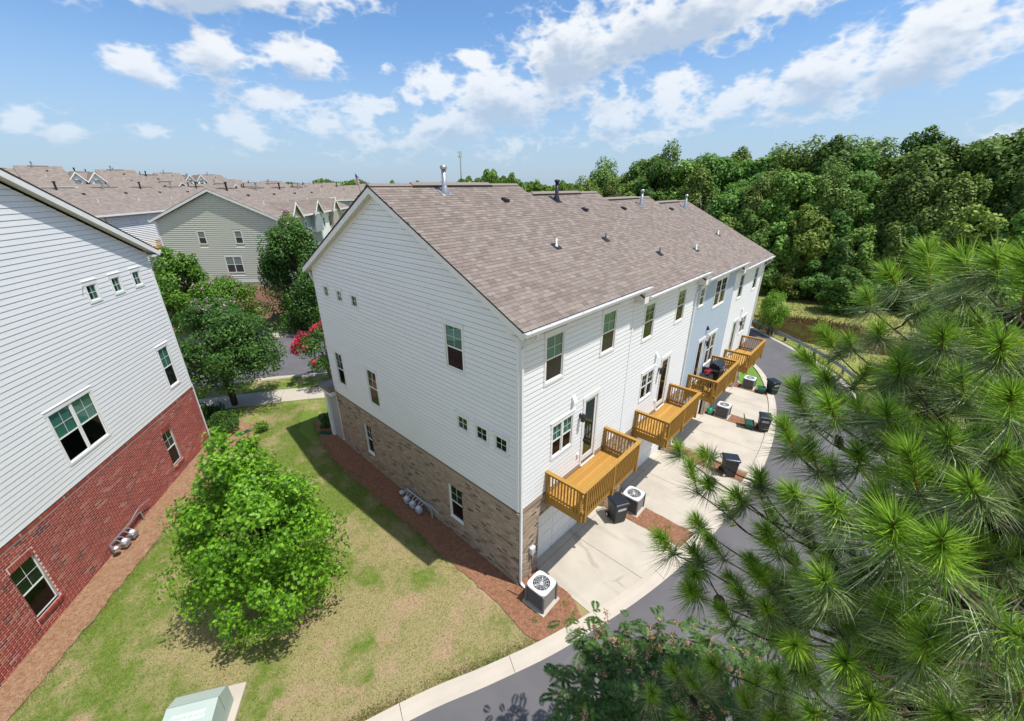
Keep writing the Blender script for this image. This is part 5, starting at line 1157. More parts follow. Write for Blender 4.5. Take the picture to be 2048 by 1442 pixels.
# ------------------------------------------------------------------ props
def condenser(loc, rz, label):
    T = empty('ac_condenser', (loc[0], loc[1], gz(*loc)+.03), rz); T.scale = (.95,)*3; tag(T, label, 'air conditioner', 'condensers beside the driveways')
    w, h = .36, .84
    MB().box(-.46,.46,-.46,.46,-.06,.05).build('pad', M['walk'], T, bevel=.01)
    MB().box(-w+.03,w-.03,-w+.03,w-.03,.05,h-.05).build('coil', M['acdark'], T)
    for k in range(9):
        z = .1+k*.076
        b = MB()
        for (x0,x1,y0,y1) in ((-w,w,-w,-w+.03),(-w,w,w-.03,w),(-w,-w+.03,-w+.03,w-.03),(w-.03,w,-w+.03,w-.03)): b.box(x0,x1,y0,y1,z,z+.036)
        b.build('louvre', M['acmid'], T, bevel=.006)
    for sx in (-1,1):
        for sy in (-1,1): MB().box(sx*w-.035,sx*w+.035,sy*w-.035,sy*w+.035,.05,h-.04).build('corner_post', M['acmid'], T, bevel=.015)
    # rounded top with a round fan opening
    n = 48; out = []; inn = []
    for i in range(n):
        a = 2*math.pi*i/n; c, s = math.cos(a), math.sin(a); q = (abs(c)**5+abs(s)**5)**(-1/5); out.append((c*q*(w+.035), s*q*(w+.035))); inn.append((c*.295, s*.295))
    V = [(x,y,h-.05) for x,y in out]+[(x,y,h) for x,y in [(a*.985,b*.985) for a,b in out]]+[(x,y,h+.012) for x,y in inn]+[(x,y,h-.06) for x,y in inn]
    F_ = [(k*n+i, k*n+(i+1)%n, (k+1)*n+(i+1)%n, (k+1)*n+i) for k in range(3) for i in range(n)]
    top = mk('top_cover', V, F_, M['acgrey'], T)
    b = MB(); b.lathe([(.29,h-.14),(.29,h-.13),(.01,h-.13)], (0,0,0), 20); b.build('fan_shroud', M['acfan'], top)
    b = MB()
    for i in range(12):
        a = 2*math.pi*i/12; b.tube([(0,0,h+.022),(math.cos(a)*.30,math.sin(a)*.30,h+.014)], .0045, 5)
    for rr in (.1,.17,.235): b.tube([(rr*math.cos(a),rr*math.sin(a),h+.02) for a in np.linspace(0,2*math.pi,25)], .0035, 4)
    b.build('fan_guard', M['acgrey'], top)
    b = MB()
    for i in range(3):
        a = 2*math.pi*i/3+.4; c, s = math.cos(a), math.sin(a); d = a+.75
        b.add([(c*.05,s*.05,h-.05),(c*.25,s*.25,h-.04),(math.cos(d)*.26,math.sin(d)*.26,h-.085),(math.cos(d)*.06,math.sin(d)*.06,h-.08)], [(0,1,2,3)])
    b.lathe([(.06,h-.1),(.06,h-.03),(.01,h-.02)], (0,0,0), 12); b.build('fan_blade', M['acgrey'], top)
    b = MB(); b.tube([(-w+.05,w,.5),(-w+.05,w+.12,.45),(-w+.0,w+.3,.5),(-w-.0,w+.42,.9)], .02, 7); b.build('refrigerant_line', M['black'], T)
M['acmid'] = mat('condenser_side_paint', (.16,.15,.145), .5); M['acfan'] = mat('condenser_fan_grey', (.20,.21,.22), .5)
condenser((.10,-.90), .02, 'condenser on the straw by the tan brick corner downspout')
condenser((6.30,-.92), .02, 'condenser beside the upright dark bin under the first deck')
condenser((18.35,-.92), .02, 'condenser on the strip with the bright green hose reel')
condenser((24.60,-.85), .02, 'condenser beside the small green lawn')
def tapered(b, x0, y0, z0, x1, y1, z1, cx0=0, cx1=0):
    b.add([(cx0-x0,-y0,z0),(cx0+x0,-y0,z0),(cx0+x0,y0,z0),(cx0-x0,y0,z0),(cx1-x1,-y1,z1),(cx1+x1,-y1,z1),(cx1+x1,y1,z1),(cx1-x1,y1,z1)], BF)
def trash_bin(loc, rz, label, sc=1.):
    T = empty('trash_bin', (loc[0], loc[1], gz(*loc)+.025), rz); T.scale = (sc,)*3; tag(T, label, 'bin', 'wheeled bins by the driveways')
    b = MB(); tapered(b, .25,.25,.04,.33,.30,.98, 0, -.03); b.build('body', M['bin'], T, bevel=.025)
    b = MB(); tapered(b, .36,.325,.93,.36,.325,.985,-.03,-.03); b.build('rim', M['bin'], T, bevel=.012)
    b = MB(); b.add([(-.42,-.33,.985),(.36,-.33,.985),(.36,.33,.985),(-.42,.33,.985),(-.36,-.28,1.05),(.30,-.28,1.03),(.30,.28,1.03),(-.36,.28,1.05)], BF); b.build('lid', M['lid'], T, bevel=.02)
    for sy in (-1,1):
        b = MB(); b.tube([(-.27,sy*.24,.12),(-.27,sy*.31,.12)], .13, 18); wh = b.build('wheel', M['black'], T); MB().tube([(-.27,sy*.311,.12),(-.27,sy*.318,.12)], .06, 12).build('hub', M['acgrey'], wh)
    b = MB(); b.tube([(-.42,-.26,.94),(-.47,-.26,.97),(-.47,.26,.97),(-.42,.26,.94)], .018, 8); b.build('handle', M['bin'], T)
    # rows of worn white print on the front (too small to read in the photograph)
    b = MB(); r = np.random.default_rng(3)
    for i, (z, wd, n) in enumerate(((.76,.16,9),(.715,.19,13),(.67,.17,11))):
        k = -wd
        while k < wd:
            l = r.uniform(.012,.026); xo = .25+(.05)*(z-.04)/.94+.005
            b.box(xo-.004, xo+.002, k, k+l, z, z+.03); k += l+.009
    b.build('print', M['binprint'], T)
trash_bin((5.22,-.78), R_(-118), 'upright dark bin with white print beside the first deck')
trash_bin((11.95,-3.15), R_(-60), 'dark bin with a glossy lid behind the pine branches')
trash_bin((18.15,-3.25), R_(-160), 'dark bin at the kerb beside an open green tub')
trash_bin((24.75,-2.35), R_(-125), 'dark bin with white print beside the small lawn')
def tub(loc, rz, label, lid):
    T = empty('recycling_tub', (loc[0], loc[1], gz(*loc)+.03), rz); tag(T, label, 'tub', 'green recycling tubs')
    b = MB(); tapered(b, .26,.18,0,.32,.23,.34); b.build('body', M['greenplastic'], T, bevel=.02)
    b = MB(); tapered(b, .35,.26,.33,.35,.26,.37); b.build('rim', M['greenplastic'], T, bevel=.01)
    if lid: b = MB(); b.add([(-.3,.2,.36),(.3,.2,.36),(.3,.24,.36),(-.3,.24,.36),(-.3,.34,.72),(.3,.34,.72),(.3,.38,.71),(-.3,.38,.71)], BF); b.build('lid', M['greenplastic'], T)
    MB().box(-.28,.28,-.19,.19,.345,.352).build('contents', M['dark'], T) if False else None
tub((17.95,-2.55), .3, 'green recycling tub with its lid propped open', True); tub((24.35,-1.75), .2, 'low green recycling tub beside the printed bin', False)
# hose reel pot
T = empty('watering_can', (18.05,-.25,gz(18.05,-.25)+.03)); tag(T, 'bright green watering can by the garage pier', 'watering can')
b = MB(); b.lathe([(.14,0),(.19,.1),(.2,.25),(.13,.4),(.08,.44)], (0,0,0), 16); b.build('body', M['hosegreen'], T, True)
b = MB(); b.tube([(.15,0,.2),(.3,0,.35),(.36,0,.5)], [.03,.022,.02], 8); b.build('spout', M['hosegreen'], T); b = MB(); b.tube([(-.1,0,.4),(-.05,0,.56),(.08,0,.54),(.1,0,.4)], .015, 6); b.build('handle', M['hosegreen'], T)
# gas meters
def gas_meters(loc, rz, label, n, mt):
    T = empty('gas_meter', (loc[0], loc[1], gz(*loc)), rz); tag(T, label, 'gas meter')
    b = MB(); b.tube([(-.75,.1,-.1),(-.75,.1,.5),(.75,.1,.5),(.95,.1,.45),(.95,.1,-.1)], .028, 8); b.build('manifold_pipe', mt, T)
    b = MB(); b.tube([(.35,.1,.5),(.9,.05,.72),(1.5,.04,.62)], .02, 7); b.build('riser_pipe', mt, T)
    for i in range(n):
        x = -.45+i*.42
        b = MB(); tapered(b, .13,.09,.12,.15,.11,.34, x, x); 
        for v in range(8): b.V[v] = (b.V[v][0], b.V[v][1]-.14, b.V[v][2])
        o = b.build('meter_body', mt, T, bevel=.03)
        b = MB(); b.lathe([(.09,0),(.09,.05),(.05,.09)], (x,-.14,.34), 14); b.build('dial', M['acgrey'], o)
        b = MB(); b.tube([(x-.09,-.14,.34),(x-.09,-.02,.48),(x-.09,.1,.5)], .018, 6); b.tube([(x+.09,-.14,.34),(x+.09,-.05,.46),(x+.09,.1,.5)], .018, 6); b.build('meter_pipe', mt, o)
    b = MB(); b.lathe([(.09,0),(.12,.04),(.12,.08),(.05,.13)], (-.82,-.1,.36), 14); b.tube([(-.82,-.1,.36),(-.75,.1,.45)], .02, 6); b.build('regulator', mt, T)
mwx = lworld(6.6, 0); gas_meters((mwx[0]+LNv[0]*.2, mwx[1]+LNv[1]*.2), math.atan2(LD[1], LD[0])+math.pi*0+math.pi, 'silver grey gas meters against the red brick wall', 2, M['metal'])
gas_meters((-.22,5.5), math.pi/2*-1, 'blue grey gas meters against the tan brick wall', 3, M['meter'])
# electrical box on the brick corner
T = empty('disconnect_box', (.62,-.012,1.05)); tag(T, 'grey electrical disconnect box on the tan brick pier', 'electrical box')
MB().box(-.1,.1,-.12,.0,.0,.28).build('housing', M['acgrey'], T, bevel=.01); MB().box(-.08,.08,-.128,-.118,.03,.22).build('cover', M['meter'], T); b = MB(); b.tube([(0,-.05,0),(0,-.05,-.6),(-.12,-.2,-.75)], .018, 7); b.build('conduit', M['black'], T)
# pad transformer
tz = gz(-8.2,3.6)
T = empty('transformer_box', (-8.25,3.1,tz), math.atan2(.55,-.84)); tag(T, 'pale green utility transformer box on a concrete pad', 'utility box')
MB().box(-.72,.72,-.85,.75,-.1,.09).build('pad', M['walk'], T, bevel=.02)
b = MB(); b.prism([(0,-.46,.09),(0,.46,.09),(0,.46,.82),(0,.40,.90),(0,-.05,.98),(0,-.38,.80),(0,-.46,.70)], (-.55,0,0), (.55,0,0)); b.build('cabinet', M['trans'], T, bevel=.02)
b = MB(); b.box(-.557,.557,-.06,-.045,.4,.984); b.build('hood_seam', mat('seam_shadow', (.22,.27,.24), .7), T)
b = MB(); b.tube([(.565,-.2,.4),(.6,-.2,.4)], .03, 10); b.build('lock', M['metal'], T)
b = MB(); r = np.random.default_rng(4)
for row in range(2):
    x = -.36
    while x < .34:
        l = r.uniform(.02,.05); y0 = .14+row*.10; zz = .98-(.08/.45)*(y0+.05)+.0035
        b.add([(x,y0,zz),(x+.014,y0,zz),(x+l+.012,y0+.075,zz-.0133),(x+l,y0+.075,zz-.0133)], [(0,1,2,3)]); x += r.uniform(.03,.055)
b.build('chalk_scrawl', M['chalk'], T)
# splash mats under spouts
for (x, y, rz, l) in ((-.35,13.6,2.2,'green splash mat at the porch downspout'),(-3.35,16.75,.2,'green splash mat at the red brick corner')):
    T = empty('splash_mat', (x,y,gz(x,y)+.04), rz); tag(T, l, 'splash mat'); b = MB(); b.add([(-.35,-.12,.0),(.35,-.16,0),(.35,.16,0),(-.35,.12,0),(-.35,-.12,.05),(.35,-.16,.02),(.35,.16,.02),(-.35,.12,.05)], BF); b.build('tray', M['greenplastic2'] if 'greenplastic2' in M else M['greenplastic'], T); MB().box(-.3,.3,-.015,.015,.02,.06).build('rib', M['greenplastic'], T)
# guardrail on the bend
GP = np.array([PO[i]+normals(PE)[i]*.75 for i in range(len(PO)) if 30 < PO[i][0] < 52]); 
dg_ = np.r_[0, np.cumsum(np.linalg.norm(np.diff(GP, axis=0), axis=1))]
T = empty('guardrail', (GP[0][0], GP[0][1], 0)); tag(T, 'galvanised steel guardrail on the outer bend above the pond', 'guardrail')
o0 = GP[0]; NN = normals(GP); b = MB(); prof = [(-.02,.74),(.04,.70),(.04,.64),(-.01,.60),(-.01,.56),(.04,.52),(.04,.46),(-.02,.42)]
n = len(GP); V = []
for p, h in prof:
    A = GP-NN*p-o0; V.append(np.column_stack([A, g(GP[:,0], GP[:,1])+h]))
V = np.concatenate(V); Fg = np.array([(j*n+i, (j+1)*n+i, (j+1)*n+i+1, j*n+i+1) for j in range(7) for i in range(n-1)]); mk('rail', V, Fg, M['metal'], T)
s = .3
while s < dg_[-1]:
    x, y = np.interp(s, dg_, GP[:,0]), np.interp(s, dg_, GP[:,1]); i = int(np.argmin(abs(dg_-s))); q = np.array([x, y])+NN[i]*.1-o0
    MB().box(q[0]-.07,q[0]+.07,q[1]-.09,q[1]+.09,gz(x,y)-.3,gz(x,y)+.74).build('post', M['bark'], T); s += 1.9
# furniture on the blue house's deck
dz = -USTEP*2+4.0-.97; dx = UW*2
def at_deck(name, x, y, label, cat, rz=0): return tag(empty(name, (dx+x, y, dz), rz), label, cat)
T = at_deck('barbecue', 3.35, -.72, 'black gas barbecue with a closed lid on the deck', 'barbecue')
MB().box(-.42,.42,-.27,.27,.05,.72).build('cabinet', M['black'], T, bevel=.01); MB().box(-.72,-.42,-.25,.25,.78,.83).build('side_shelf', M['black'], T); MB().box(.42,.72,-.25,.25,.78,.83).build('side_shelf', M['black'], T)
b = MB(); b.prism([(0,-.29,.84),(0,.29,.84),(0,.27,1.08),(0,.05,1.18),(0,-.2,1.1),(0,-.29,.95)], (-.44,0,0), (.44,0,0)); b.build('lid', M['lid'], T, bevel=.02)
MB().box(-.44,.44,-.3,.28,.73,.84).build('firebox', mat('bbq_brown', (.11,.06,.035), .5), T); b = MB(); b.tube([(-.3,-.31,1.0),(-.3,-.36,1.0),(.3,-.36,1.0),(.3,-.31,1.0)], .012, 6); b.build('handle', M['metal'], T)
for k in range(4): MB().tube([(-.27+k*.18,-.3,.78),(-.27+k*.18,-.33,.78)], .025, 8).build('knob', M['metal'], T)
T = at_deck('bistro_table', 2.0, -.62, 'small black square bistro table beside the barbecue', 'table', .3)
MB().box(-.33,.33,-.33,.33,.70,.73).build('top', M['black'], T)
for sx in (-1,1):
    for sy in (-1,1): MB().tube([(sx*.28,sy*.28,.70),(sx*.2,sy*.2,0)], .013, 6).build('leg', M['black'], T)
T = at_deck('flower_vase', 2.12, -.66, 'red flowers in a pot on the bistro table', 'flowers'); T.location.z += .73
b = MB(); b.lathe([(.05,0),(.07,.06),(.055,.13)], (0,0,0), 12); b.build('pot', M['greenplastic'], T); P = np.random.default_rng(5).normal(0,.07,(90,3))+np.array([0,0,.22]); V, F_ = leaf_faces(P, .06, .5, 3); mk('bloom', V, F_, M['redflower'], T)
def chair(x, y, rz, label):
    T = at_deck('patio_chair', x, y, label, 'chair', rz); T['group'] = 'dark patio chairs on the deck'
    MB().box(-.22,.22,-.22,.22,.42,.45).build('seat', M['black'], T); b = MB(); b.add([(-.22,.2,.45),(.22,.2,.45),(.22,.23,.45),(-.22,.23,.45),(-.22,.28,.88),(.22,.28,.88),(.22,.31,.88),(-.22,.31,.88)], BF); b.build('backrest', M['black'], T)
    for sx in (-1,1):
        for sy in (-1,1): MB().tube([(sx*.2,sy*.2,.42),(sx*.22,sy*.22,0)], .013, 6).build('leg', M['black'], T)
chair(1.55,-1.0,2.4,'dark patio chair by the flower planter'); chair(2.55,-.45,-1.2,'dark patio chair between table and barbecue')
T = at_deck('planter_box', 1.75, -1.22, 'brown wooden planter with a green plant by the deck rail', 'planter', 0)
MB().box(-.5,.5,-.12,.12,0,.22).build('trough', M['wood'], T); P = np.random.default_rng(6).normal(0,.08,(120,3))*np.array([2.4,.7,.6])+np.array([0,0,.27]); V, F_ = leaf_faces(P, .07, .4, 3); mk('plant', V, F_, M['brightleaf'], T)
# mobile mast and flag far away
p = at_depth(923,368,480); T = empty('cell_tower', (p[0], p[1], gz(p[0],p[1]))); tag(T, 'tall grey mobile phone mast on the horizon', 'mast'); zb = gz(p[0],p[1]); ht = at_depth(921,304,480)[2]-zb
b = MB(); b.tube([(0,0,-1),(0,0,ht)], [.9,.45], 8); b.build('mast', M['metal'], T)
for hh in (ht-1.5, ht-5.5, ht-26):
    for k in range(6 if hh > ht-10 else 2): a = k*1.05; b = MB(); b.box(math.cos(a)*2-.4,math.cos(a)*2+.4,math.sin(a)*2-.4,math.sin(a)*2+.4,hh-1.2,hh+1.2); b.tube([(0,0,hh),(math.cos(a)*2,math.sin(a)*2,hh)], .12, 5); b.build('antenna', M['acgrey'], T)
p = at_depth(713,372,175); zb = gz(p[0],p[1]); ht = at_depth(713,345,175)[2]-zb; T = empty('flagpole', (p[0],p[1],zb)); tag(T, 'flagpole with a striped red white and blue flag above the roofs', 'flagpole')
b = MB(); b.tube([(0,0,-1),(0,0,ht)], [.12,.06], 8); b.build('pole', M['acgrey'], T)
fd = np.array([RT[0], RT[1]]); Mr = mat('flag_red', (.45,.03,.04), .8); Mw = mat('flag_white', (.75,.75,.75), .8); Mbl = mat('flag_blue', (.03,.05,.2), .8)
for k in range(7):
    b = MB(); z0, z1 = ht-.3-(k+1)*.5, ht-.3-k*.5; nseg = 6; V = []
    for i in range(nseg+1):
        t = i/nseg; w_ = .15*math.sin(t*6+k*.3); q = fd*t*1.5+np.array([-fd[1], fd[0]])*w_; V += [(q[0],q[1],z0-t*1.6),(q[0],q[1],z1-t*1.6)]
    b.add(V, [(2*i,2*i+2,2*i+3,2*i+1) for i in range(nseg)]); b.build('stripe', Mr if k % 2 == 0 else Mw, T)
b = MB(); b.add([(.02,-.03,ht-2.0),(fd[0]*.6,fd[1]*.6-.03,ht-2.6),(fd[0]*.6,fd[1]*.6-.03,ht-.95),(.02,-.03,ht-.32)], [(0,1,2,3)]); b.build('canton', Mbl, T)

# ------------------------------------------------------------------ mimosa overhanging the alley
mb_ = np.array([-1.9,-8.2]); T = empty('mimosa_tree', (mb_[0], mb_[1], gz(*mb_))); tag(T, 'dark mimosa tree with faded pinkish brown blooms over the alley', 'tree')
r = np.random.default_rng(71); tips = []
for px, py, z in ((1185,1275,4.3),(1205,1300,4.2),(1160,1400,4.4),(1200,1380,4.7),(1230,1320,4.4),(1320,1270,4.2),(1300,1300,4.4),(1340,1330,4.5),(1270,1400,4.9),(1350,1390,4.9),(1420,1340,4.3),(1470,1300,3.9),(1540,1290,3.7),(1600,1330,3.9),(1440,1400,4.8),(1180,1440,5.0),(1300,1440,5.2),(1400,1440,5.2),(1500,1390,4.4),(1250,1350,4.6),(1390,1300,4.1)):
    d = ray(px, py); P = CAM+d*((z-CAM[2])/d[2]); tips.append(P-np.array([mb_[0], mb_[1], gz(*mb_)]))
b = MB(); fork = np.array([.2,1.0,2.2]); b.tube([(0,0,-.2),(.05,.3,1.0),fork], [.13,.11,.09], 8); b.build('trunk', M['bark'], T, True)
b = MB()
for q in tips: b.tube([fork, fork+(q-fork)*.5+np.array([0,0,-.05]), q-np.array([0,0,.12])], [.045,.025,.008], 6)
b.build('limb', M['bark'], T, True)
FV, FF_ = [], []; nf = 0; BV = []
for q in tips:
    for k in range(46):
        c = q+r.normal(0,1,3)*np.array([.24,.24,.12]); d = c-q+r.normal(0,.2,3); d[2] = -.12+r.normal(0,.18); d /= np.linalg.norm(d); L = r.uniform(.22,.34)
        s = np.cross(d, (0,0,1.)); s /= np.linalg.norm(s); up_ = np.cross(s, d)
        for j in range(13):
            t = (j+.6)/13.5; base = c+d*L*t-np.array([0,0,.10*t*t]); pl = L*.40*math.sin(math.pi*(.18+.72*t))
            for sg in (-1, 1):
                e = s*sg*.9+d*.42-up_*.15; w = d*.0125
                FV += [base-w*.3, base+e*pl*.5-w, base+e*pl, base+e*pl*.5+w]
    for k in range(8 if r.uniform() < .85 else 2):
        BV.append(q+r.normal(0,1,3)*np.array([.25,.25,.08])+np.array([0,0,.12]))
FV = np.array(FV); o = mk('crown', FV, np.arange(len(FV)).reshape(-1,4), M['mimosaleaf'], T); o['kind'] = 'stuff'
BV = np.array(BV); Q = np.concatenate([BV+r.normal(0,.03,BV.shape) for _ in range(26)]); V, F_ = leaf_faces(Q, .055, .16, 72, .3); o = mk('blossom', V, F_, M['mimflower'], T); o['kind'] = 'stuff'

# ------------------------------------------------------------------ the pine beside the camera
PB = np.array([-.5,-9.3]); PT = empty('pine_tree', (PB[0], PB[1], gz(*PB))); tag(PT, 'loblolly pine with long green needles and brown cones over the alley', 'tree'); pz = gz(*PB)
b = MB(); b.tube([(0,0,-.3),(.05,.02,4),(.0,.1,8),(.08,.05,12),(.1,.1,16.5)], [.26,.22,.17,.11,.03], 14); b.build('trunk', M['pinebark'], PT, True)
def tuft_mesh(seed, nn, no, ls):
    r = np.random.default_rng(seed); V = []; Fc = []; mi = []
    def needle(base, d, L, droop, w, m_):
        d = d/np.linalg.norm(d); s = np.cross(d, r.normal(size=3)); s /= np.linalg.norm(s); s *= w
        mid = base+d*L*.5; tip = base+d*L+np.array([0,-droop*L,0]); mid = mid+np.array([0,-droop*L*.22,0]); i = len(V)
        V.extend([base-s, base+s, mid-s*.9, mid+s*.9, tip]); Fc.extend([(i,i+1,i+3),(i,i+3,i+2),(i+2,i+3,i+4)]); mi.extend([m_]*3)
    for k in range(nn):
        t = r.uniform(0,1)**.6; a = r.uniform(0,6.28); ang = R_(72-42*t+r.normal(0,9)); d = np.array([math.cos(a)*math.sin(ang), math.sin(a)*math.sin(ang), math.cos(ang)])
        needle(np.array([0,0,.04+(ls-.04)*t]), d, r.uniform(.10,.17)*(1 if t < .95 else .8), .10, .0021, 0)
    for k in range(no):
        t = r.uniform(0,1); a = r.uniform(0,6.28); ang = R_(62+50*r.uniform()+r.normal(0,8)); d = np.array([math.cos(a)*math.sin(ang), math.sin(a)*math.sin(ang), math.cos(ang)])
        needle(np.array([0,0,.07*t-.02]), d, r.uniform(.15,.215), r.uniform(.15,.55), .0021, 1)
    i = len(V); k = 6; pts = [(0,0,-.015,.0055),(0,0,.03,.0055),(0,0,ls,.004),(0,0,ls+.02,.0015)]
    for (x,y,z,rr) in pts: V.extend([np.array([x+rr*math.cos(6.283*j/k), y+rr*math.sin(6.283*j/k), z]) for j in range(k)])
    for q in range(3):
        for j in range(k): a0, a1, b0, b1 = i+q*k+j, i+q*k+(j+1)%k, i+(q+1)*k+j, i+(q+1)*k+(j+1)%k; Fc.extend([(a0,a1,b1),(a0,b1,b0)]); mi.extend([2,2])
    return np.array(V), np.array(Fc), np.array(mi)
TV = [tuft_mesh(201,290,130,.18), tuft_mesh(202,330,110,.24), tuft_mesh(203,220,170,.13), tuft_mesh(204,370,90,.31), tuft_mesh(205,190,200,.11)]
TM = []
for V, Fc, mi in TV:
    o = mk('needle_tuft', V, Fc, [M['needle'], M['needleold'], M['twig']]); o.data.polygons.foreach_set('material_index', mi.astype(np.int32)); TM.append(o.data); bpy.data.objects.remove(o)
PREG = [(2075,480),(1970,520),(1905,575),(1800,575),(1735,620),(1690,680),(1655,730),(1630,800),(1585,865),(1600,935),(1590,1015),(1510,965),(1425,895),(1345,895),(1360,950),(1395,1000),(1372,1080),(1322,1085),(1335,1145),(1400,1150),(1375,1190),(1400,1240),(1470,1262),(1510,1318),(1430,1345),(1290,1365),(1255,1460),(2075,1460)]
def proj(P):
    d = P-CAM; z = d@FW; return 1024+FPX*(d@RT)/z, 721-FPX*(d@UP)/z, z
r = np.random.default_rng(77)
TIPS = [(1995,560,2.5),(2045,620,2.4),(1930,600,2.9),(1800,580,3.6),(1745,622,3.9),(1680,715,4.3),(1705,700,4.2),(1660,775,3.9),(1612,835,3.9),(1675,850,3.0),(1780,850,2.8),(1885,700,2.9),(1590,905,3.4),(1600,1005,2.9),(1690,1040,2.2),(1790,1110,1.85),(1890,1160,1.75),
 (1362,912,4.9),(1425,918,4.8),(1395,985,4.7),(1405,1060,4.6),(1348,1108,4.4),(1395,1192,4.2),(1470,1250,3.9),(1560,1110,3.6),(1600,1290,3.0),(1660,1180,2.6),(1440,1345,4.3),(1560,1370,3.6),(1300,1400,4.5),(1700,1330,2.7),(1840,1330,2.2),(1960,1250,2.0),(1960,1000,2.2),(2020,850,2.2),(1900,900,2.6),(2000,720,2.4),(1750,1420,2.6),(1900,1430,2.2),(2030,1400,1.9),(1640,950,3.3),(1840,1000,2.5),(1490,1010,4.2),(1520,1150,3.8),(1800,760,3.2),(1720,940,3.1),(1450,1120,4.3),(1540,1230,3.5),(1380,1440,4.4),(1650,1440,3.2),(1930,800,2.9),(1760,680,3.6)]
tufts = []; cones = []; gcones = []; BR = MB(); TW = MB()
p0 = np.array([PB[0], PB[1], pz])
def allowed(P):
    x, y, z = proj(P)
    return z > 1.45 and (bool(inside(PREG, np.array([x]), np.array([y]))[0]) or x > 2070 or y > 1455)
for (px, py, Z) in TIPS:
    tip = at_depth(px, py, Z); hd = np.linalg.norm(tip[:2]-PB); zr_ = tip[2]-hd*r.uniform(.30,.62); root = np.array([PB[0], PB[1], zr_])
    mid = root+(tip-root)*.5+np.array([0,0,-.12*hd])+r.normal(0,.12,3)
    ts = np.linspace(0,1,15); C_ = np.array([(1-t)**2*root+2*t*(1-t)*mid+t*t*tip for t in ts]); C_[1:-1] += r.normal(0,.018,(13,3))
    rr = np.interp(ts, [0,.5,1], [.036,.018,.006]); BR = MB(); TW = BR; BR.tube(C_-np.array([*PB, pz]), rr, 7)
    L = np.linalg.norm(np.diff(C_, axis=0), axis=1).sum()
    dtip = (C_[-1]-C_[-3]); dtip /= np.linalg.norm(dtip)
    tufts.append((tip, dtip*.85+np.array([0,0,.6])))
    s = .34
    while s < .97:
        i = s*14; a = C_[int(i)]; d = C_[min(14, int(i)+1)]-C_[max(0, int(i)-1)]; d /= np.linalg.norm(d); sd = np.cross(d, (0,0,1.)); sd /= np.linalg.norm(sd)
        e = a+(d*r.uniform(.15,.7)+sd*r.choice([-1,1])*r.uniform(.35,.9)+np.array([0,0,r.uniform(-.15,.45)]))*r.uniform(.22,.52)
        if allowed(e):
            m_ = (a+e)/2+np.array([0,0,-.03]); TW.tube(np.array([a, m_, e])-np.array([*PB, pz]), [.011,.008,.006], 5)
            dd_ = e-a; dd_ /= np.linalg.norm(dd_); tufts.append((e, dd_*.95+np.array([0,0,.55])))
            if r.uniform() < .35:
                e2 = m_+sd*r.choice([-1,1])*r.uniform(.1,.22)+np.array([0,0,r.uniform(0,.15)])
                if allowed(e2): TW.tube(np.array([m_, e2])-np.array([*PB, pz]), [.007,.005], 5); tufts.append((e2, (e2-m_)/np.linalg.norm(e2-m_)*.6+np.array([0,0,.8])))
            if r.uniform() < .6: cones.append((a+(e-a)*.25+np.array([0,0,-.02]), dd_))
            if r.uniform() < .26: gcones.append((e-dd_*.10, r.normal(0,.6,3)+np.array([0,0,-.45])+dd_*.2))
        s += r.uniform(.08,.155)
    BR.build('branch', M['pinebark'], PT, True)
def frame(P, d, spin=0):
    d = d/np.linalg.norm(d); y = np.array([0,0,1.])-d*d[2]; y /= (np.linalg.norm(y)+1e-6); x = np.cross(y, d); m_ = Matrix.Identity(4)
    for i in range(3): m_[i][0], m_[i][1], m_[i][2], m_[i][3] = x[i], y[i], d[i], P[i]
    return m_
dist = [np.linalg.norm(t[0]-CAM) for t in tufts]; vis = []
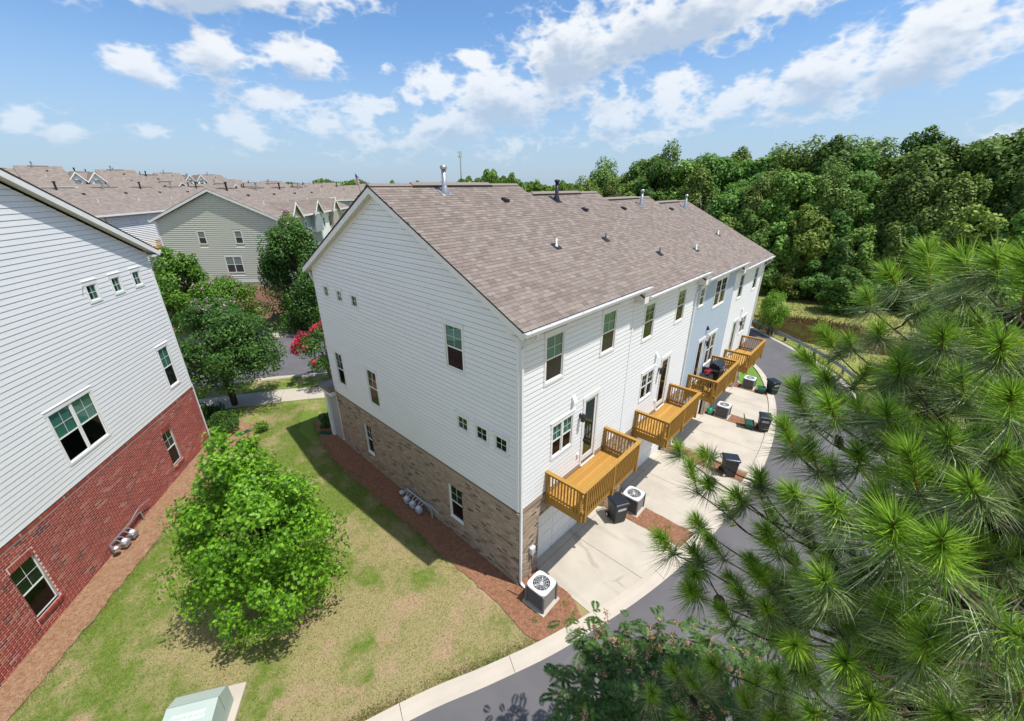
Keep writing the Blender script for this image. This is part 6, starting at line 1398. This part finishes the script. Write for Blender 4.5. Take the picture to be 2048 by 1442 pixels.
for i, (P, d) in enumerate(tufts):
    x, y, z = proj(P); vis.append((dist[i]+(20 if not (-60 < x < 2120 and -60 < y < 1500 and z > 0) else 0), i))
vis.sort(); restV, restF, restM, nv = [], [], [], 0
for rank, (q, i) in enumerate(vis):
    P, d = tufts[i]; d = d+r.normal(0,.22,3); sc = r.uniform(1.05,1.35); k = int(r.integers(0, 5)); m_ = frame(P-np.array([*PB, pz]), d) @ Matrix.Scale(sc, 4)
    if rank < 300: link('needle_tuft', TM[k], PT, m_)
    else:
        V, Fc, mi = TV[k]; A = np.array(m_); restV.append(V@A[:3,:3].T+A[:3,3]); restF.append(Fc+nv); restM.append(mi); nv += len(V)
if restV:
    o = mk('needle_mass', np.concatenate(restV), np.concatenate(restF), [M['needle'], M['needleold'], M['twig']], PT); o.data.polygons.foreach_set('material_index', np.concatenate(restM).astype(np.int32)); o['kind'] = 'stuff'
# cones
b = MB(); nr = 11
for j in range(nr):
    t = j/(nr-1); rad = .028*math.sin(math.pi*(.16+.78*(1-t)))+.002; z = .088*t
    for k in range(8):
        a = k*.785+j*.39; c, s_ = math.cos(a), math.sin(a); w = .011
        b.add([(c*rad*.3,s_*rad*.3,z-.002),(c*rad-s_*w,s_*rad+c*w,z+.006),(c*rad*1.32,s_*rad*1.32,z+.012),(c*rad+s_*w,s_*rad-c*w,z+.006)], [(0,1,2,3)])
b.tube([(0,0,0),(0,0,.085)], [.016,.008], 8); cm = bpy.data.meshes.new('pine_cone'); cm.from_pydata(b.V, [], b.F); cm.materials.append(M['cone'])
for P, d in cones: link('pine_cone', cm, PT, frame(P-np.array([*PB, pz]), d*.6+np.array([0,0,r.uniform(-.8,.6)])+r.normal(0,.3,3)) @ Matrix.Scale(r.uniform(1.2,1.6), 4))
b = MB(); b.lathe([(.004,0),(.013,.012),(.016,.035),(.012,.065),(.005,.085),(.001,.09)], (0,0,0), 10); gm = bpy.data.meshes.new('green_cone'); gm.from_pydata(b.V, [], b.F); gm.materials.append(M['greencone'])
for P, d in gcones: link('green_cone', gm, PT, frame(P-np.array([*PB, pz]), d) @ Matrix.Scale(r.uniform(.9,1.2), 4))
